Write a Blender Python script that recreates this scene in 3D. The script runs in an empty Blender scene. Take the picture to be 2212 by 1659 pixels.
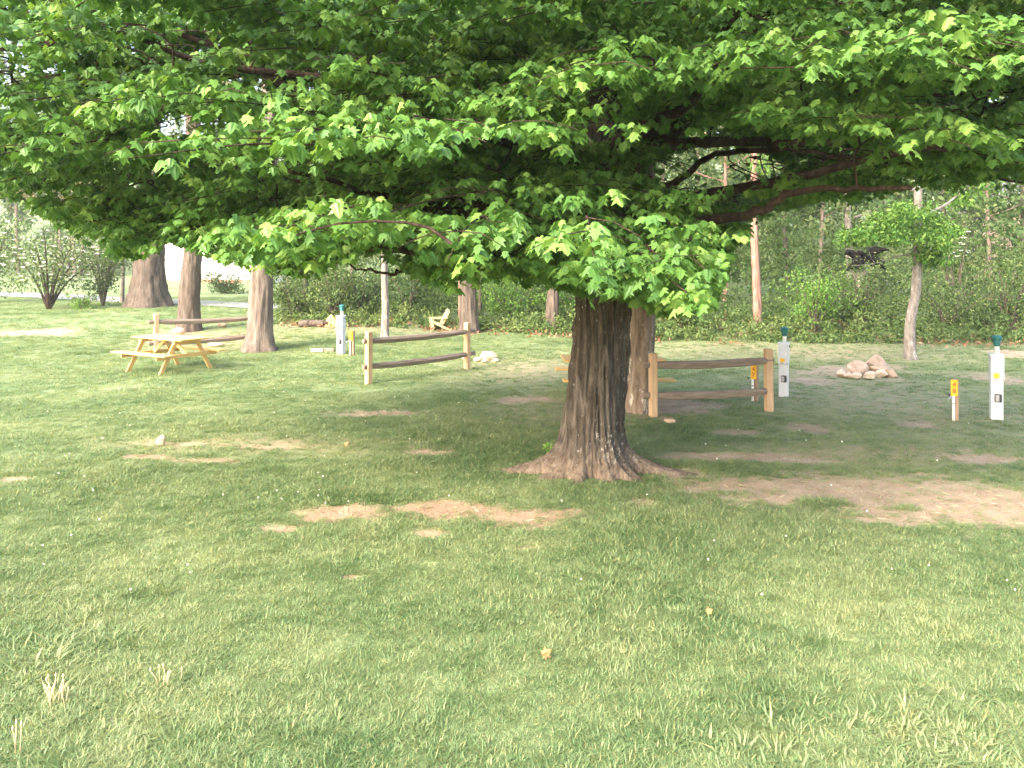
import bpy, math, random
import numpy as np
from mathutils import Vector, Matrix

random.seed(7)
RS = np.random.RandomState(11)
SC = bpy.context.scene
COL = SC.collection
PI = math.pi

# ------------------------------------------------------------------ camera model
F = 1720.0                      # focal length for a picture 2212 wide
CX, CY, HOR = 1106.0, 829.5, 560.0
HC = 2.5
FWD = np.array([0, 1.0, 0])          # level camera, view lowered by lens shift
UPV = np.array([0, 0, 1.0])
RGT = np.array([1.0, 0, 0])


def sstep(a, b, x):
    t = np.clip((x - a) / (b - a), 0, 1)
    return t * t * (3 - 2 * t)


def _hash(ix, iy, seed):
    n = (ix.astype(np.int64) * 374761393 + iy.astype(np.int64) * 668265263 + seed * 974634777) & 0x7fffffff
    n = ((n ^ (n >> 13)) * 1274126177) & 0x7fffffff
    n = n ^ (n >> 16)
    return (n & 0xffff) / 65535.0


def vnoise(x, y, seed=0):
    x = np.asarray(x, float); y = np.asarray(y, float)
    ix = np.floor(x); iy = np.floor(y)
    fx = x - ix; fy = y - iy
    fx = fx * fx * (3 - 2 * fx); fy = fy * fy * (3 - 2 * fy)
    a = _hash(ix, iy, seed); b = _hash(ix + 1, iy, seed)
    c = _hash(ix, iy + 1, seed); d = _hash(ix + 1, iy + 1, seed)
    return (a * (1 - fx) + b * fx) * (1 - fy) + (c * (1 - fx) + d * fx) * fy


def fbm(x, y, seed=0, o=3):
    s = 0; a = .5; t = 0
    for k in range(o):
        s = s + a * vnoise(np.asarray(x) * 2 ** k, np.asarray(y) * 2 ** k, seed + k); t += a; a *= .5
    return s / t


def gz(x, y):
    x = np.asarray(x, float); y = np.asarray(y, float)
    z = 0.5 * sstep(18, 32, y) + 0.013 * np.maximum(0, y - 32)
    z = z + 0.16 * np.maximum(0, y - 82) * sstep(82, 110, y)
    z = z + 0.05 * (fbm(x / 3.1, y / 3.1, 3) - .5) + 0.02 * (fbm(x / .7, y / .7, 9) - .5)
    return z


def ray(px, py):
    u = (px - CX) / F; v = (py - HOR) / F
    return FWD + RGT * u - UPV * v


def at(px, py):
    """ground point seen at that place of the picture"""
    d = ray(px, py)
    t0, t = 1.0, 1.0
    while t < 400:
        p = np.array([0, 0, HC]) + d * t
        if p[2] < gz(p[0], p[1]):
            break
        t0 = t; t *= 1.01
    for _ in range(25):
        m = (t0 + t) / 2
        p = np.array([0, 0, HC]) + d * m
        if p[2] < gz(p[0], p[1]): t = m
        else: t0 = m
    p = np.array([0, 0, HC]) + d * t
    return Vector((p[0], p[1], float(gz(p[0], p[1]))))


def onp(px, py, Y):
    """point of the line of sight at distance Y"""
    d = ray(px, py)
    t = Y / d[1]
    p = np.array([0, 0, HC]) + d * t
    return Vector(p)


def ppm(Y):
    return F / Y

# ------------------------------------------------------------------ object helpers
def tag(o, label=None, cat=None, group=None, kind=None):
    if label: o['label'] = label
    if cat: o['category'] = cat
    if group: o['group'] = group
    if kind: o['kind'] = kind
    return o


def thing(name, label, cat, loc=(0, 0, 0), rz=0, group=None):
    o = bpy.data.objects.new(name, None)
    COL.objects.link(o)
    o.empty_display_size = .2
    o.location = loc; o.rotation_euler = (0, 0, rz)
    return tag(o, label, cat, group)


def copy_tree(o, parent=None):
    c = o.copy(); COL.objects.link(c); c.parent = parent
    for ch in list(o.children): copy_tree(ch, c)
    return c


class MB:
    """collects verts and faces of one part"""
    def __init__(s): s.v = []; s.f = []; s.sm = []

    def add(s, vs, fs, smooth=False):
        b = len(s.v)
        s.v += [tuple(p) for p in vs]
        s.f += [tuple(b + i for i in f) for f in fs]
        s.sm += [smooth] * len(fs)
        return s

    def box(s, c, d, rot=None, bev=0.0, taper=None):
        """box with chamfered edges; c centre, d full sizes"""
        hx, hy, hz = d[0] / 2, d[1] / 2, d[2] / 2
        b = min(bev, hx * .9, hy * .9, hz * .9)
        M = rot if rot is not None else Matrix.Identity(3)
        c = Vector(c)
        vs = []; fs = []
        if b <= 0:
            for sz in (-1, 1):
                for sy in (-1, 1):
                    for sx in (-1, 1):
                        vs.append(c + M @ Vector((sx * hx, sy * hy, sz * hz)))
            fs = [(0, 2, 3, 1), (4, 5, 7, 6), (0, 1, 5, 4), (2, 6, 7, 3), (0, 4, 6, 2), (1, 3, 7, 5)]
        else:
            idx = {}
            for sx in (-1, 1):
                for sy in (-1, 1):
                    for sz in (-1, 1):
                        for ax in range(3):
                            p = [sx * (hx - b), sy * (hy - b), sz * (hz - b)]
                            p[ax] = (sx * hx, sy * hy, sz * hz)[ax]
                            idx[(sx, sy, sz, ax)] = len(vs)
                            vs.append(c + M @ Vector(p))
            S = (-1, 1)
            for ax in range(3):
                o1, o2 = (ax + 1) % 3, (ax + 2) % 3
                for sg in S:
                    q = []
                    for (a, bb) in ((-1, -1), (1, -1), (1, 1), (-1, 1)):
                        k = [0, 0, 0]; k[ax] = sg; k[o1] = a; k[o2] = bb
                        q.append(idx[(k[0], k[1], k[2], ax)])
                    fs.append(q if sg > 0 else q[::-1])
            for ax in range(3):              # edges run along ax
                o1, o2 = (ax + 1) % 3, (ax + 2) % 3
                for a in S:
                    for bb in S:
                        k0 = [0, 0, 0]; k0[o1] = a; k0[o2] = bb
                        k1 = list(k0); k0[ax] = -1; k1[ax] = 1
                        q = [idx[(*k0, o1)], idx[(*k1, o1)], idx[(*k1, o2)], idx[(*k0, o2)]]
                        fs.append(q if a * bb < 0 else q[::-1])
            for sx in S:
                for sy in S:
                    for sz in S:
                        q = [idx[(sx, sy, sz, i)] for i in range(3)]
                        fs.append(q if sx * sy * sz > 0 else q[::-1])
        return s.add(vs, fs)

    def bar(s, a, b, w, h, bev=0.0, up=(0, 0, 1)):
        """rectangular bar from a to b"""
        a = Vector(a); b = Vector(b)
        x = (b - a); L = x.length; x.normalize()
        y = Vector(up).cross(x)
        if y.length < 1e-4: y = Vector((0, 1, 0)).cross(x)
        y.normalize(); z = x.cross(y)
        M = Matrix((x, y, z)).transposed()
        return s.box((a + b) / 2, (L, w, h), M, bev)

    def lathe(s, prof, c=(0, 0, 0), n=16, smooth=True):
        c = Vector(c); vs = []; fs = []
        m = len(prof)
        for (r, z) in prof:
            for k in range(n):
                a = 2 * PI * k / n
                vs.append(c + Vector((r * math.cos(a), r * math.sin(a), z)))
        for i in range(m - 1):
            for k in range(n):
                k2 = (k + 1) % n
                fs.append((i * n + k, i * n + k2, (i + 1) * n + k2, (i + 1) * n + k))
        fs.append(tuple(range(n))[::-1]); fs.append(tuple((m - 1) * n + k for k in range(n)))
        return s.add(vs, fs, smooth)

    def tube(s, pts, rad, n=8, jit=0.0, cap=True):
        pts = [Vector(p) for p in pts]
        vs = []; fs = []
        u = None
        for i, p in enumerate(pts):
            t = (pts[min(i + 1, len(pts) - 1)] - pts[max(i - 1, 0)]).normalized()
            if u is None:
                u = t.cross(Vector((0, 0, 1)))
                if u.length < .05: u = t.cross(Vector((1, 0, 0)))
            u = (u - t * u.dot(t)).normalized()
            w = t.cross(u)
            for k in range(n):
                a = 2 * PI * k / n
                r = rad[i] * (1 + jit * random.uniform(-1, 1))
                vs.append(p + u * (r * math.cos(a)) + w * (r * math.sin(a)))
        for i in range(len(pts) - 1):
            for k in range(n):
                k2 = (k + 1) % n
                fs.append((i * n + k, i * n + k2, (i + 1) * n + k2, (i + 1) * n + k))
        if cap:
            fs.append(tuple(range(n))[::-1]); fs.append(tuple((len(pts) - 1) * n + k for k in range(n)))
        return s.add(vs, fs, True)

    def build(s, name, mat, parent=None, loc=None):
        me = bpy.data.meshes.new(name)
        me.from_pydata(s.v, [], s.f)
        me.polygons.foreach_set('use_smooth', s.sm)
        me.materials.append(mat)
        me.update()
        o = bpy.data.objects.new(name, me)
        COL.objects.link(o)
        if parent is not None: o.parent = parent
        if loc is not None: o.location = loc
        return o


def spline(pts, n):
    """Catmull-Rom through pts (sequences of floats)"""
    P = np.array(pts, float)
    P = np.vstack([2 * P[0] - P[1], P, 2 * P[-1] - P[-2]])
    out = []
    m = len(P) - 3
    for i in range(n):
        t = i / (n - 1) * m
        k = min(int(t), m - 1); t -= k
        a, b, c, d = P[k:k + 4]
        out.append(.5 * ((2 * b) + (-a + c) * t + (2 * a - 5 * b + 4 * c - d) * t * t + (-a + 3 * b - 3 * c + d) * t ** 3))
    return np.array(out)


def np_mesh(name, V, loops, starts, mat, parent=None, smooth=False, attr=None):
    me = bpy.data.meshes.new(name)
    me.vertices.add(len(V)); me.vertices.foreach_set('co', np.ascontiguousarray(V, np.float32).ravel())
    me.loops.add(len(loops)); me.loops.foreach_set('vertex_index', np.ascontiguousarray(loops, np.int32))
    me.polygons.add(len(starts)); me.polygons.foreach_set('loop_start', np.ascontiguousarray(starts, np.int32))
    me.update(calc_edges=True)
    me.polygons.foreach_set('use_smooth', np.full(len(starts), smooth, bool))
    for k, a in (attr or {}).items():
        at_ = me.attributes.new(k, 'FLOAT', 'POINT')
        at_.data.foreach_set('value', np.ascontiguousarray(a, np.float32))
    me.materials.append(mat)
    o = bpy.data.objects.new(name, me)
    COL.objects.link(o)
    if parent is not None: o.parent = parent
    return o

# leaf templates: (x side, y towards tip, z normal), faces
_h = [(.20, -.08), (.46, .10), (.30, .25), (.60, .56), (.25, .53), (.22, .70)]
def _maple():
    v = [(0, 0, 0)] + [(x, y, -.30 * abs(x) - .12 * y * y) for x, y in _h] + [(0, 1, -.14)]
    v += [(-x, y, -.30 * abs(x) - .12 * y * y) for x, y in _h]
    return np.array(v), [[0, 1, 2, 3, 4, 5, 6, 7], [0, 7, 13, 12, 11, 10, 9, 8]]
MAPLE = _maple()
OVAL = (np.array([(0, 0, 0), (.27, .3, -.08), (.2, .72, -.1), (0, 1, -.1), (-.2, .72, -.1), (-.27, .3, -.08)], float),
        [[0, 1, 2, 3], [0, 3, 4, 5]])


def unit(a):
    return a / np.maximum(np.linalg.norm(a, axis=1, keepdims=True), 1e-9)


def leaves(name, P, T, N, S, tpl, mat, parent=None, rnd=None):
    tv, tf = tpl
    T = unit(T)
    B = unit(np.cross(T, N)); N2 = np.cross(B, T)
    n = len(P); k = len(tv)
    V = (P[:, None, :] + S[:, None, None] * (tv[None, :, 0, None] * B[:, None, :] + tv[None, :, 1, None] * T[:, None, :] + (tv[None, :, 2] * RS.uniform(.2, 2.3, (n, 1)))[:, :, None] * N2[:, None, :])).reshape(-1, 3)
    flat = np.concatenate([np.array(f) for f in tf])
    L = (flat[None, :] + (np.arange(n) * k)[:, None]).ravel()
    ln = np.array([len(f) for f in tf])
    st = np.concatenate([[0], np.cumsum(ln)[:-1]])
    St = (st[None, :] + (np.arange(n) * ln.sum())[:, None]).ravel()
    if rnd is None: rnd = RS.rand(n)
    return np_mesh(name, V, L, St, mat, parent, False, {'tint': np.repeat(rnd, k)})


def rand_dirs(n):
    a = RS.normal(size=(n, 3)); return unit(a)

# ------------------------------------------------------------------ materials
def newmat(name):
    m = bpy.data.materials.new(name); m.use_nodes = True
    nt = m.node_tree; nt.nodes.clear()
    return m, nt


class NT:
    def __init__(s, name):
        s.m, s.t = newmat(name); s.n = s.t.nodes
        s.out = s.n.new('ShaderNodeOutputMaterial')

    def node(s, typ, **kw):
        nd = s.n.new(typ)
        ins = kw.pop('i', {})
        for k, v in kw.items(): setattr(nd, k, v)
        for k, v in ins.items(): s.put(nd.inputs[k], v)
        return nd

    def put(s, sock, v):
        if isinstance(v, bpy.types.NodeSocket): s.t.links.new(v, sock)
        elif isinstance(v, bpy.types.Node): s.t.links.new(v.outputs[0], sock)
        else:
            if isinstance(v, (tuple, list)) and len(v) == 3 and sock.type == 'RGBA': v = (*v, 1)
            sock.default_value = v

    def noise(s, vec, scale, detail=4, rough=.55, dist=0):
        nd = s.node('ShaderNodeTexNoise', i={'Scale': scale, 'Detail': detail, 'Roughness': rough, 'Distortion': dist})
        if vec is not None: s.put(nd.inputs['Vector'], vec)
        return nd.outputs['Fac']

    def ramp(s, fac, stops, interp='LINEAR'):
        nd = s.node('ShaderNodeValToRGB', i={'Fac': fac})
        cr = nd.color_ramp; cr.interpolation = interp
        while len(cr.elements) < len(stops): cr.elements.new(.5)
        for e, (p, c) in zip(cr.elements, stops):
            e.position = p
            e.color = (*c, 1) if isinstance(c, (tuple, list)) else (c, c, c, 1)
        return nd.outputs['Color']

    def mix(s, fac, a, b, blend='MIX'):
        nd = s.node('ShaderNodeMix', data_type='RGBA', blend_type=blend)
        s.put(nd.inputs[0], fac); s.put(nd.inputs[6], a); s.put(nd.inputs[7], b)
        return nd.outputs[2]

    def math(s, op, a, b=0.0, c=None):
        nd = s.node('ShaderNodeMath', operation=op)
        s.put(nd.inputs[0], a); s.put(nd.inputs[1], b)
        if c is not None: s.put(nd.inputs[2], c)
        return nd.outputs[0]

    def attr(s, name):
        return s.node('ShaderNodeAttribute', attribute_name=name).outputs['Fac']

    def coord(s, which='Object', scale=(1, 1, 1)):
        tc = s.node('ShaderNodeTexCoord')
        mp = s.node('ShaderNodeMapping', i={'Vector': tc.outputs[which], 'Scale': scale})
        return mp.outputs[0]

    def pos(s, scale=(1, 1, 1)):
        g = s.node('ShaderNodeNewGeometry')
        mp = s.node('ShaderNodeMapping', i={'Vector': g.outputs['Position'], 'Scale': scale})
        return mp.outputs[0]

    def bump(s, h, strength=.5, dist=.02):
        return s.node('ShaderNodeBump', i={'Height': h, 'Strength': strength, 'Distance': dist}).outputs[0]

    def principled(s, col, rough=.7, normal=None, spec=.3, metal=0.0):
        nd = s.node('ShaderNodeBsdfPrincipled', i={'Base Color': col, 'Roughness': rough, 'Specular IOR Level': spec, 'Metallic': metal})
        if normal is not None: s.put(nd.inputs['Normal'], normal)
        return nd.outputs[0]

    def end(s, sh):
        s.t.links.new(sh, s.out.inputs['Surface']); return s.m


def leaf_mat(name, a, b, c=None, trans=.35, rough=.55, spec=.25):
    """a..b spread over leaves by their own tint; some leaves c"""
    n = NT(name)
    t = n.attr('tint')
    st = [(0, a), (.75, b)] if c is None else [(0, a), (.6, b), (.97, c)]
    col = n.ramp(t, st)
    p = n.principled(col, rough, None, spec)
    tc = n.mix(1.0, col, (1.25, 1.2, .55), 'MULTIPLY')
    tr = n.node('ShaderNodeBsdfTranslucent', i={'Color': tc}).outputs[0]
    mx = n.node('ShaderNodeMixShader', i={0: trans})
    n.put(mx.inputs[1], p); n.put(mx.inputs[2], tr)
    return n.end(mx.outputs[0])


def bark_mat(name, dark, mid, light, lichen=None, lich=.62, sc=14, stretch=.16, bump=.9, lsc=9, foot=None):
    n = NT(name)
    v = n.coord('Object', (1, 1, stretch))
    f = n.noise(v, sc, 6, .65, .4)
    col = n.ramp(f, [(.30, dark), (.5, mid), (.72, light)])
    big = n.noise(n.coord('Object', (1, 1, .5)), 2.2, 3)
    col = n.mix(n.ramp(big, [(.35, 0.0), (.7, .5)]), col, mid)
    if lichen is not None:
        lv = n.noise(n.coord('Object', (1, 1, .55)), lsc, 5, .7)
        lb = n.noise(n.coord('Object', (1, 1, .6)), 1.6, 2)
        lm = n.math('ADD', lv, n.math('MULTIPLY', n.math('SUBTRACT', lb, .5), .35))
        lm = n.ramp(lm, [(lich, 0.0), (lich + .05, .9)])
        col = n.mix(lm, col, lichen)
    if foot is not None:            # worn, dusty root bark close to the soil
        tc = n.node('ShaderNodeTexCoord'); sp = n.node('ShaderNodeSeparateXYZ', i={0: tc.outputs['Object']})
        fz = n.math('ADD', sp.outputs[2], n.math('MULTIPLY', n.math('SUBTRACT', n.noise(n.coord('Object'), 5, 4), .5), .25))
        fm = n.ramp(fz, [(.05, .75), (.34, 0.0)])
        col = n.mix(fm, col, n.mix(n.ramp(f, [(.3, 0.0), (.6, 1.0)]), tuple(x * .4 for x in foot), foot))
    fi = n.noise(n.coord('Object', (1, 1, .3)), sc * 4, 4)
    h = n.math('ADD', f, n.math('MULTIPLY', fi, .3))
    return n.end(n.principled(col, .9, n.bump(h, bump, .05), .15))


def wood_mat(name, a, b, sc=6, axis=0, rough=.7, knots=True):
    n = NT(name)
    s = [14, 14, 14]; s[axis] = 1.1
    v = n.coord('Object', tuple(s))
    f = n.noise(v, sc * .5, 5, .6, .3)
    col = n.ramp(f, [(.3, a), (.7, b)])
    big = n.noise(n.coord('Object'), 2.5, 2)
    col = n.mix(n.ramp(big, [(.35, 0.0), (.75, .35)]), col, tuple(x * .72 for x in a))
    return n.end(n.principled(col, rough, n.bump(f, .25, .006), .3))


def plain_mat(name, a, b, sc=12, rough=.5, spec=.4, metal=0.0, bump=.1):
    n = NT(name)
    f = n.noise(n.coord('Object'), sc, 4)
    col = n.ramp(f, [(.3, a), (.7, b)])
    return n.end(n.principled(col, rough, n.bump(f, bump, .004), spec, metal))


M = {}
M['maple_leaf'] = leaf_mat('maple_leaf', (.042, .112, .024), (.115, .240, .046), (.24, .37, .085), .28, .45, .35)
M['maple_bark'] = bark_mat('maple_bark', (.018, .014, .011), (.086, .070, .056), (.205, .175, .145), (.36, .345, .30), .605, 17, .16, 1.0, 18, (.25, .185, .135))
M['limb_bark'] = bark_mat('limb_bark', (.02, .013, .010), (.055, .036, .026), (.10, .072, .055), None, .6, 16, .3)
M['grey_bark'] = bark_mat('grey_bark', (.07, .05, .04), (.20, .15, .12), (.34, .27, .225), (.45, .42, .38), .70, 11, .14, .9)
M['rugged_bark'] = bark_mat('rugged_bark', (.05, .038, .03), (.155, .122, .10), (.285, .235, .195), None, .7, 9, .14, 1.0)
M['brown_bark'] = bark_mat('brown_bark', (.042, .032, .026), (.112, .087, .070), (.185, .150, .124), None, .66, 10, .16, .9)
M['red_bark'] = bark_mat('red_bark', (.12, .06, .045), (.30, .175, .135), (.42, .29, .235), (.5, .42, .37), .66, 12, .25)
M['pale_bark'] = bark_mat('pale_bark', (.10, .085, .07), (.24, .205, .175), (.36, .32, .285), (.55, .52, .47), .60, 10, .5, .6)
M['lichen_bark'] = bark_mat('lichen_bark', (.07, .05, .035), (.22, .165, .125), (.36, .29, .23), (.52, .48, .40), .58, 10, .2, .8, 9)
M['pine_wood'] = wood_mat('pine_wood', (.62, .37, .125), (.77, .51, .21), 6, 0)
M['pale_pine'] = wood_mat('pale_pine', (.60, .40, .22), (.73, .53, .33), 6, 0)
M['post_wood'] = wood_mat('post_wood', (.44, .275, .155), (.60, .415, .255), 6, 2)
M['rail_wood'] = wood_mat('rail_wood', (.15, .11, .082), (.33, .26, .205), 6, 0, .85)
M['grey_post_wood'] = wood_mat('grey_post_wood', (.30, .19, .12), (.42, .29, .19), 6, 2)
M['white_paint'] = plain_mat('white_paint', (.60, .61, .64), (.68, .69, .72), 6, .45)
M['white_pvc'] = plain_mat('white_pvc', (.78, .76, .70), (.84, .82, .77), 8, .4)
M['grey_metal'] = plain_mat('grey_metal', (.30, .31, .33), (.38, .39, .41), 9, .4, .5, .3)
M['black_plastic'] = plain_mat('black_plastic', (.02, .02, .024), (.045, .045, .05), 12, .5)
M['green_plastic'] = plain_mat('green_plastic', (.012, .105, .10), (.03, .18, .165), 10, .45)
M['yellow_paint'] = plain_mat('yellow_paint', (.80, .40, .015), (.88, .50, .03), 10, .5)
M['number_red'] = plain_mat('number_red', (.48, .10, .012), (.58, .15, .02), 10, .6)
M['lens'] = plain_mat('lens', (.55, .58, .6), (.7, .72, .74), 10, .3)
M['rock_tan'] = bark_mat('rock_tan', (.27, .175, .11), (.48, .34, .235), (.64, .49, .36), None, .7, 5, .8, .6)
M['rock_pale'] = bark_mat('rock_pale', (.38, .28, .19), (.60, .46, .335), (.74, .62, .49), None, .7, 5, .8, .5)
M['white_wall'] = plain_mat('white_wall', (.80, .80, .80), (.84, .84, .84), 2, .5)
M['tan_wall'] = plain_mat('tan_wall', (.60, .44, .36), (.68, .52, .43), 2, .7)
M['roof_grey'] = plain_mat('roof_grey', (.20, .19, .19), (.28, .27, .26), 6, .8)
M['glass_dark'] = plain_mat('glass_dark', (.03, .035, .04), (.05, .055, .06), 3, .1, .6)
M['brick'] = plain_mat('brick', (.30, .14, .09), (.42, .22, .15), 14, .85)
M['asphalt'] = plain_mat('asphalt', (.20, .20, .205), (.27, .27, .275), 20, .9)
M['mass_black'] = plain_mat('mass_black', (.006, .005, .005), (.02, .017, .015), 8, .95, .1)
M['blossom'] = plain_mat('blossom', (.80, .78, .66), (.85, .84, .74), 20, .6)
M['dead_stalk'] = plain_mat('dead_stalk', (.50, .36, .18), (.64, .50, .29), 20, .8)
M['dry_leaf'] = plain_mat('dry_leaf', (.30, .10, .03), (.46, .20, .08), 30, .7)
M['thicket_leaf'] = leaf_mat('thicket_leaf', (.032, .064, .018), (.095, .155, .042), (.20, .25, .085), .25)
M['bright_leaf'] = leaf_mat('bright_leaf', (.055, .14, .024), (.13, .26, .045), (.24, .36, .085), .3)
M['dark_leaf'] = leaf_mat('dark_leaf', (.030, .062, .024), (.065, .12, .04), (.12, .18, .06), .25)
M['wood_leaf'] = leaf_mat('wood_leaf', (.042, .088, .026), (.095, .155, .048), (.185, .22, .09), .35)
M['tan_leaf'] = leaf_mat('tan_leaf', (.15, .14, .05), (.24, .21, .085), (.40, .33, .17), .35)
M['litter_leaf'] = leaf_mat('litter_leaf', (.17, .075, .035), (.30, .15, .08), (.46, .30, .19), .15)


def grass_blade_mat():
    n = NT('grass_blade')
    oi = n.node('ShaderNodeObjectInfo').outputs['Random']
    t = n.attr('tint')
    big = n.noise(n.pos((1, 1, 0)), .55, 3)
    mid = n.noise(n.pos((1, 1, 0)), 2.6, 3)
    s = n.math('ADD', n.math('MULTIPLY', big, .75), n.math('MULTIPLY', mid, .45))
    s = n.math('ADD', s, n.math('MULTIPLY', n.math('SUBTRACT', oi, .5), .25))
    col = n.ramp(s, [(.42, (.102, .186, .072)), (.58, (.178, .262, .115)), (.78, (.29, .345, .172))])
    dry = n.ramp(t, [(.80, 0.0), (.97, .8)])
    col = n.mix(dry, col, (.46, .42, .20))
    p = n.principled(col, .45, None, .35)
    tr = n.node('ShaderNodeBsdfTranslucent', i={'Color': n.mix(1.0, col, (1.2, 1.15, .6), 'MULTIPLY')}).outputs[0]
    mx = n.node('ShaderNodeMixShader', i={0: .4})
    n.put(mx.inputs[1], p); n.put(mx.inputs[2], tr)
    return n.end(mx.outputs[0])
M['grass_blade'] = grass_blade_mat()


def ground_mat():
    n = NT('lawn_soil')
    p2 = n.pos((1, 1, .2))
    big = n.noise(p2, .55, 3); mid = n.noise(p2, 2.6, 4); fine = n.noise(p2, 22, 5, .7)
    s = n.math('ADD', n.math('MULTIPLY', big, .55), n.math('MULTIPLY', mid, .4))
    s = n.math('ADD', s, n.math('MULTIPLY', fine, .25))
    grass = n.ramp(s, [(.43, (.108, .174, .070)), (.58, (.176, .236, .106)), (.77, (.27, .312, .158))])
    d1 = n.noise(p2, 3.2, 5, .65); d2 = n.noise(p2, 40, 4, .7)
    ds = n.math('ADD', n.math('MULTIPLY', d1, .45), n.math('MULTIPLY', d2, .55))
    soil = n.ramp(ds, [(.33, (.25, .165, .105)), (.5, (.41, .315, .22)), (.68, (.51, .415, .305))])
    red = n.attr('red')
    soil = n.mix(n.math('MULTIPLY', red, .5), soil, n.ramp(ds, [(.33, (.20, .11, .07)), (.6, (.40, .245, .16))]))
    dm = n.math('ADD', n.attr('dirt'), n.math('ADD', n.math('MULTIPLY', n.math('SUBTRACT', n.noise(p2, 4, 6, .75), .5), 1.3), n.math('MULTIPLY', n.math('SUBTRACT', n.noise(p2, 24, 6, .75), .5), 1.9)))
    dm = n.ramp(dm, [(.16, 0.0), (.62, 1.0)])
    dryn = n.math('MULTIPLY', n.attr('dry'), n.ramp(n.noise(p2, 5, 5, .7), [(.34, 0.0), (.56, .9)]))
    col = n.mix(dryn, grass, n.mix(.4, soil, (.36, .29, .15)))
    col = n.mix(dm, col, soil)
    h = n.math('ADD', n.math('MULTIPLY', fine, .7), n.math('MULTIPLY', d2, .8))
    return n.end(n.principled(col, .95, n.bump(h, .8, .04), .1))
M['ground'] = ground_mat()
M['straw'] = leaf_mat('straw', (.26, .19, .11), (.42, .34, .21), (.56, .48, .32), .2)
M['crumb'] = leaf_mat('crumb', (.20, .13, .085), (.36, .25, .17), (.52, .42, .32), .02)

# ------------------------------------------------------------------ ground
def patch(px, py, rx, ry, red=0.0, w=1.0):
    """bare soil ellipse: centre and half sizes as seen -> metres on the ground"""
    c = at(px, py)
    e = at(px + rx, py); f0 = at(px, py - ry); f1 = at(px, py + ry)
    return (c.x, c.y, abs(e.x - c.x) * 1.3, abs(f0.y - f1.y) / 2 * 1.5, red, w)


PATCH = [patch(*a) for a in [
    (1600, 1050, 170, 20, .1), (1850, 1060, 260, 36, .0), (1680, 1078, 150, 18, .1), (1980, 1100, 260, 30, .1), (2080, 1085, 260, 55, .0), (2212, 1100, 150, 42, .0), (1960, 1122, 160, 16, .1),
    (1560, 986, 200, 8, 0), (1720, 994, 90, 6, 0), (2140, 990, 90, 9, 0), (1480, 1022, 70, 12, .1),
    (735, 1108, 110, 20, .8), (1010, 1098, 130, 16, 1), (1130, 1115, 120, 22, .9), (600, 1143, 45, 10, .5), (925, 1153, 40, 8, .7),
    (330, 985, 60, 4, .9), (440, 994, 90, 6, .9), (400, 958, 100, 3, .1), (570, 966, 110, 3.2, .1), (810, 893, 95, 7, .2), (920, 977, 60, 6, .1),
    (90, 717, 100, 7, .1), (372, 727, 45, 12, .4), (1755, 925, 60, 11, .3), (1985, 916, 60, 9, .3), (1590, 931, 60, 6, .3),
    (2170, 820, 75, 14, .3), (1740, 822, 60, 9, .2), (1450, 872, 90, 14, .2), (1390, 880, 40, 12, .1), (1448, 908, 25, 6, .1), (1390, 1083, 40, 8, .4),
    (1140, 862, 90, 7, .1), (1850, 805, 110, 12, .1), (2190, 762, 60, 8, .1), (1250, 1010, 150, 16, .1), (1900, 790, 60, 7, .1),
    (760, 1245, 30, 5, .2), (1210, 1318, 30, 4, .2), (1920, 1585, 60, 8, .3), (1000, 1640, 40, 6, .2), (120, 1500, 45, 8, .2), (30, 1035, 30, 6, .5), (1150, 1180, 50, 5, .2)]]
GREEN = [patch(*a) for a in [(1765, 1084, 62, 4.5), (1955, 1097, 36, 3.5), (1890, 1010, 60, 5), (1600, 1003, 120, 5)]]
DRY = [patch(*a) for a in [(1900, 860, 420, 90), (1750, 760, 500, 25), (450, 735, 160, 22), (1150, 800, 180, 40), (800, 700, 250, 16), (1900, 980, 350, 35), (600, 960, 350, 18), (1280, 880, 240, 40)]]


def masks(x, y):
    d = np.zeros_like(x); r = np.zeros_like(x); dr = np.zeros_like(x)
    wob = (fbm(x / .8, y / .8, 21, 4) - .5) * .9
    for (cx, cy, a, b, red, w) in PATCH:
        q = 1.15 - np.sqrt(((x - cx) / a) ** 2 + ((y - cy) / b) ** 2) + wob
        q = np.clip(q * .9, 0, 1) * w
        r = np.where(q > d, red, r); d = np.maximum(d, q)
    for (cx, cy, a, b, red, w) in GREEN:
        q = np.clip((1.1 - np.sqrt(((x - cx) / a) ** 2 + ((y - cy) / b) ** 2) + wob) * 1.6, 0, 1)
        d = d * (1 - q)
    for (cx, cy, a, b, red, w) in DRY:
        q = np.clip(1.1 - np.sqrt(((x - cx) / a) ** 2 + ((y - cy) / b) ** 2) + wob * .5, 0, 1)
        dr = np.maximum(dr, q)
    return d, r, dr


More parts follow.
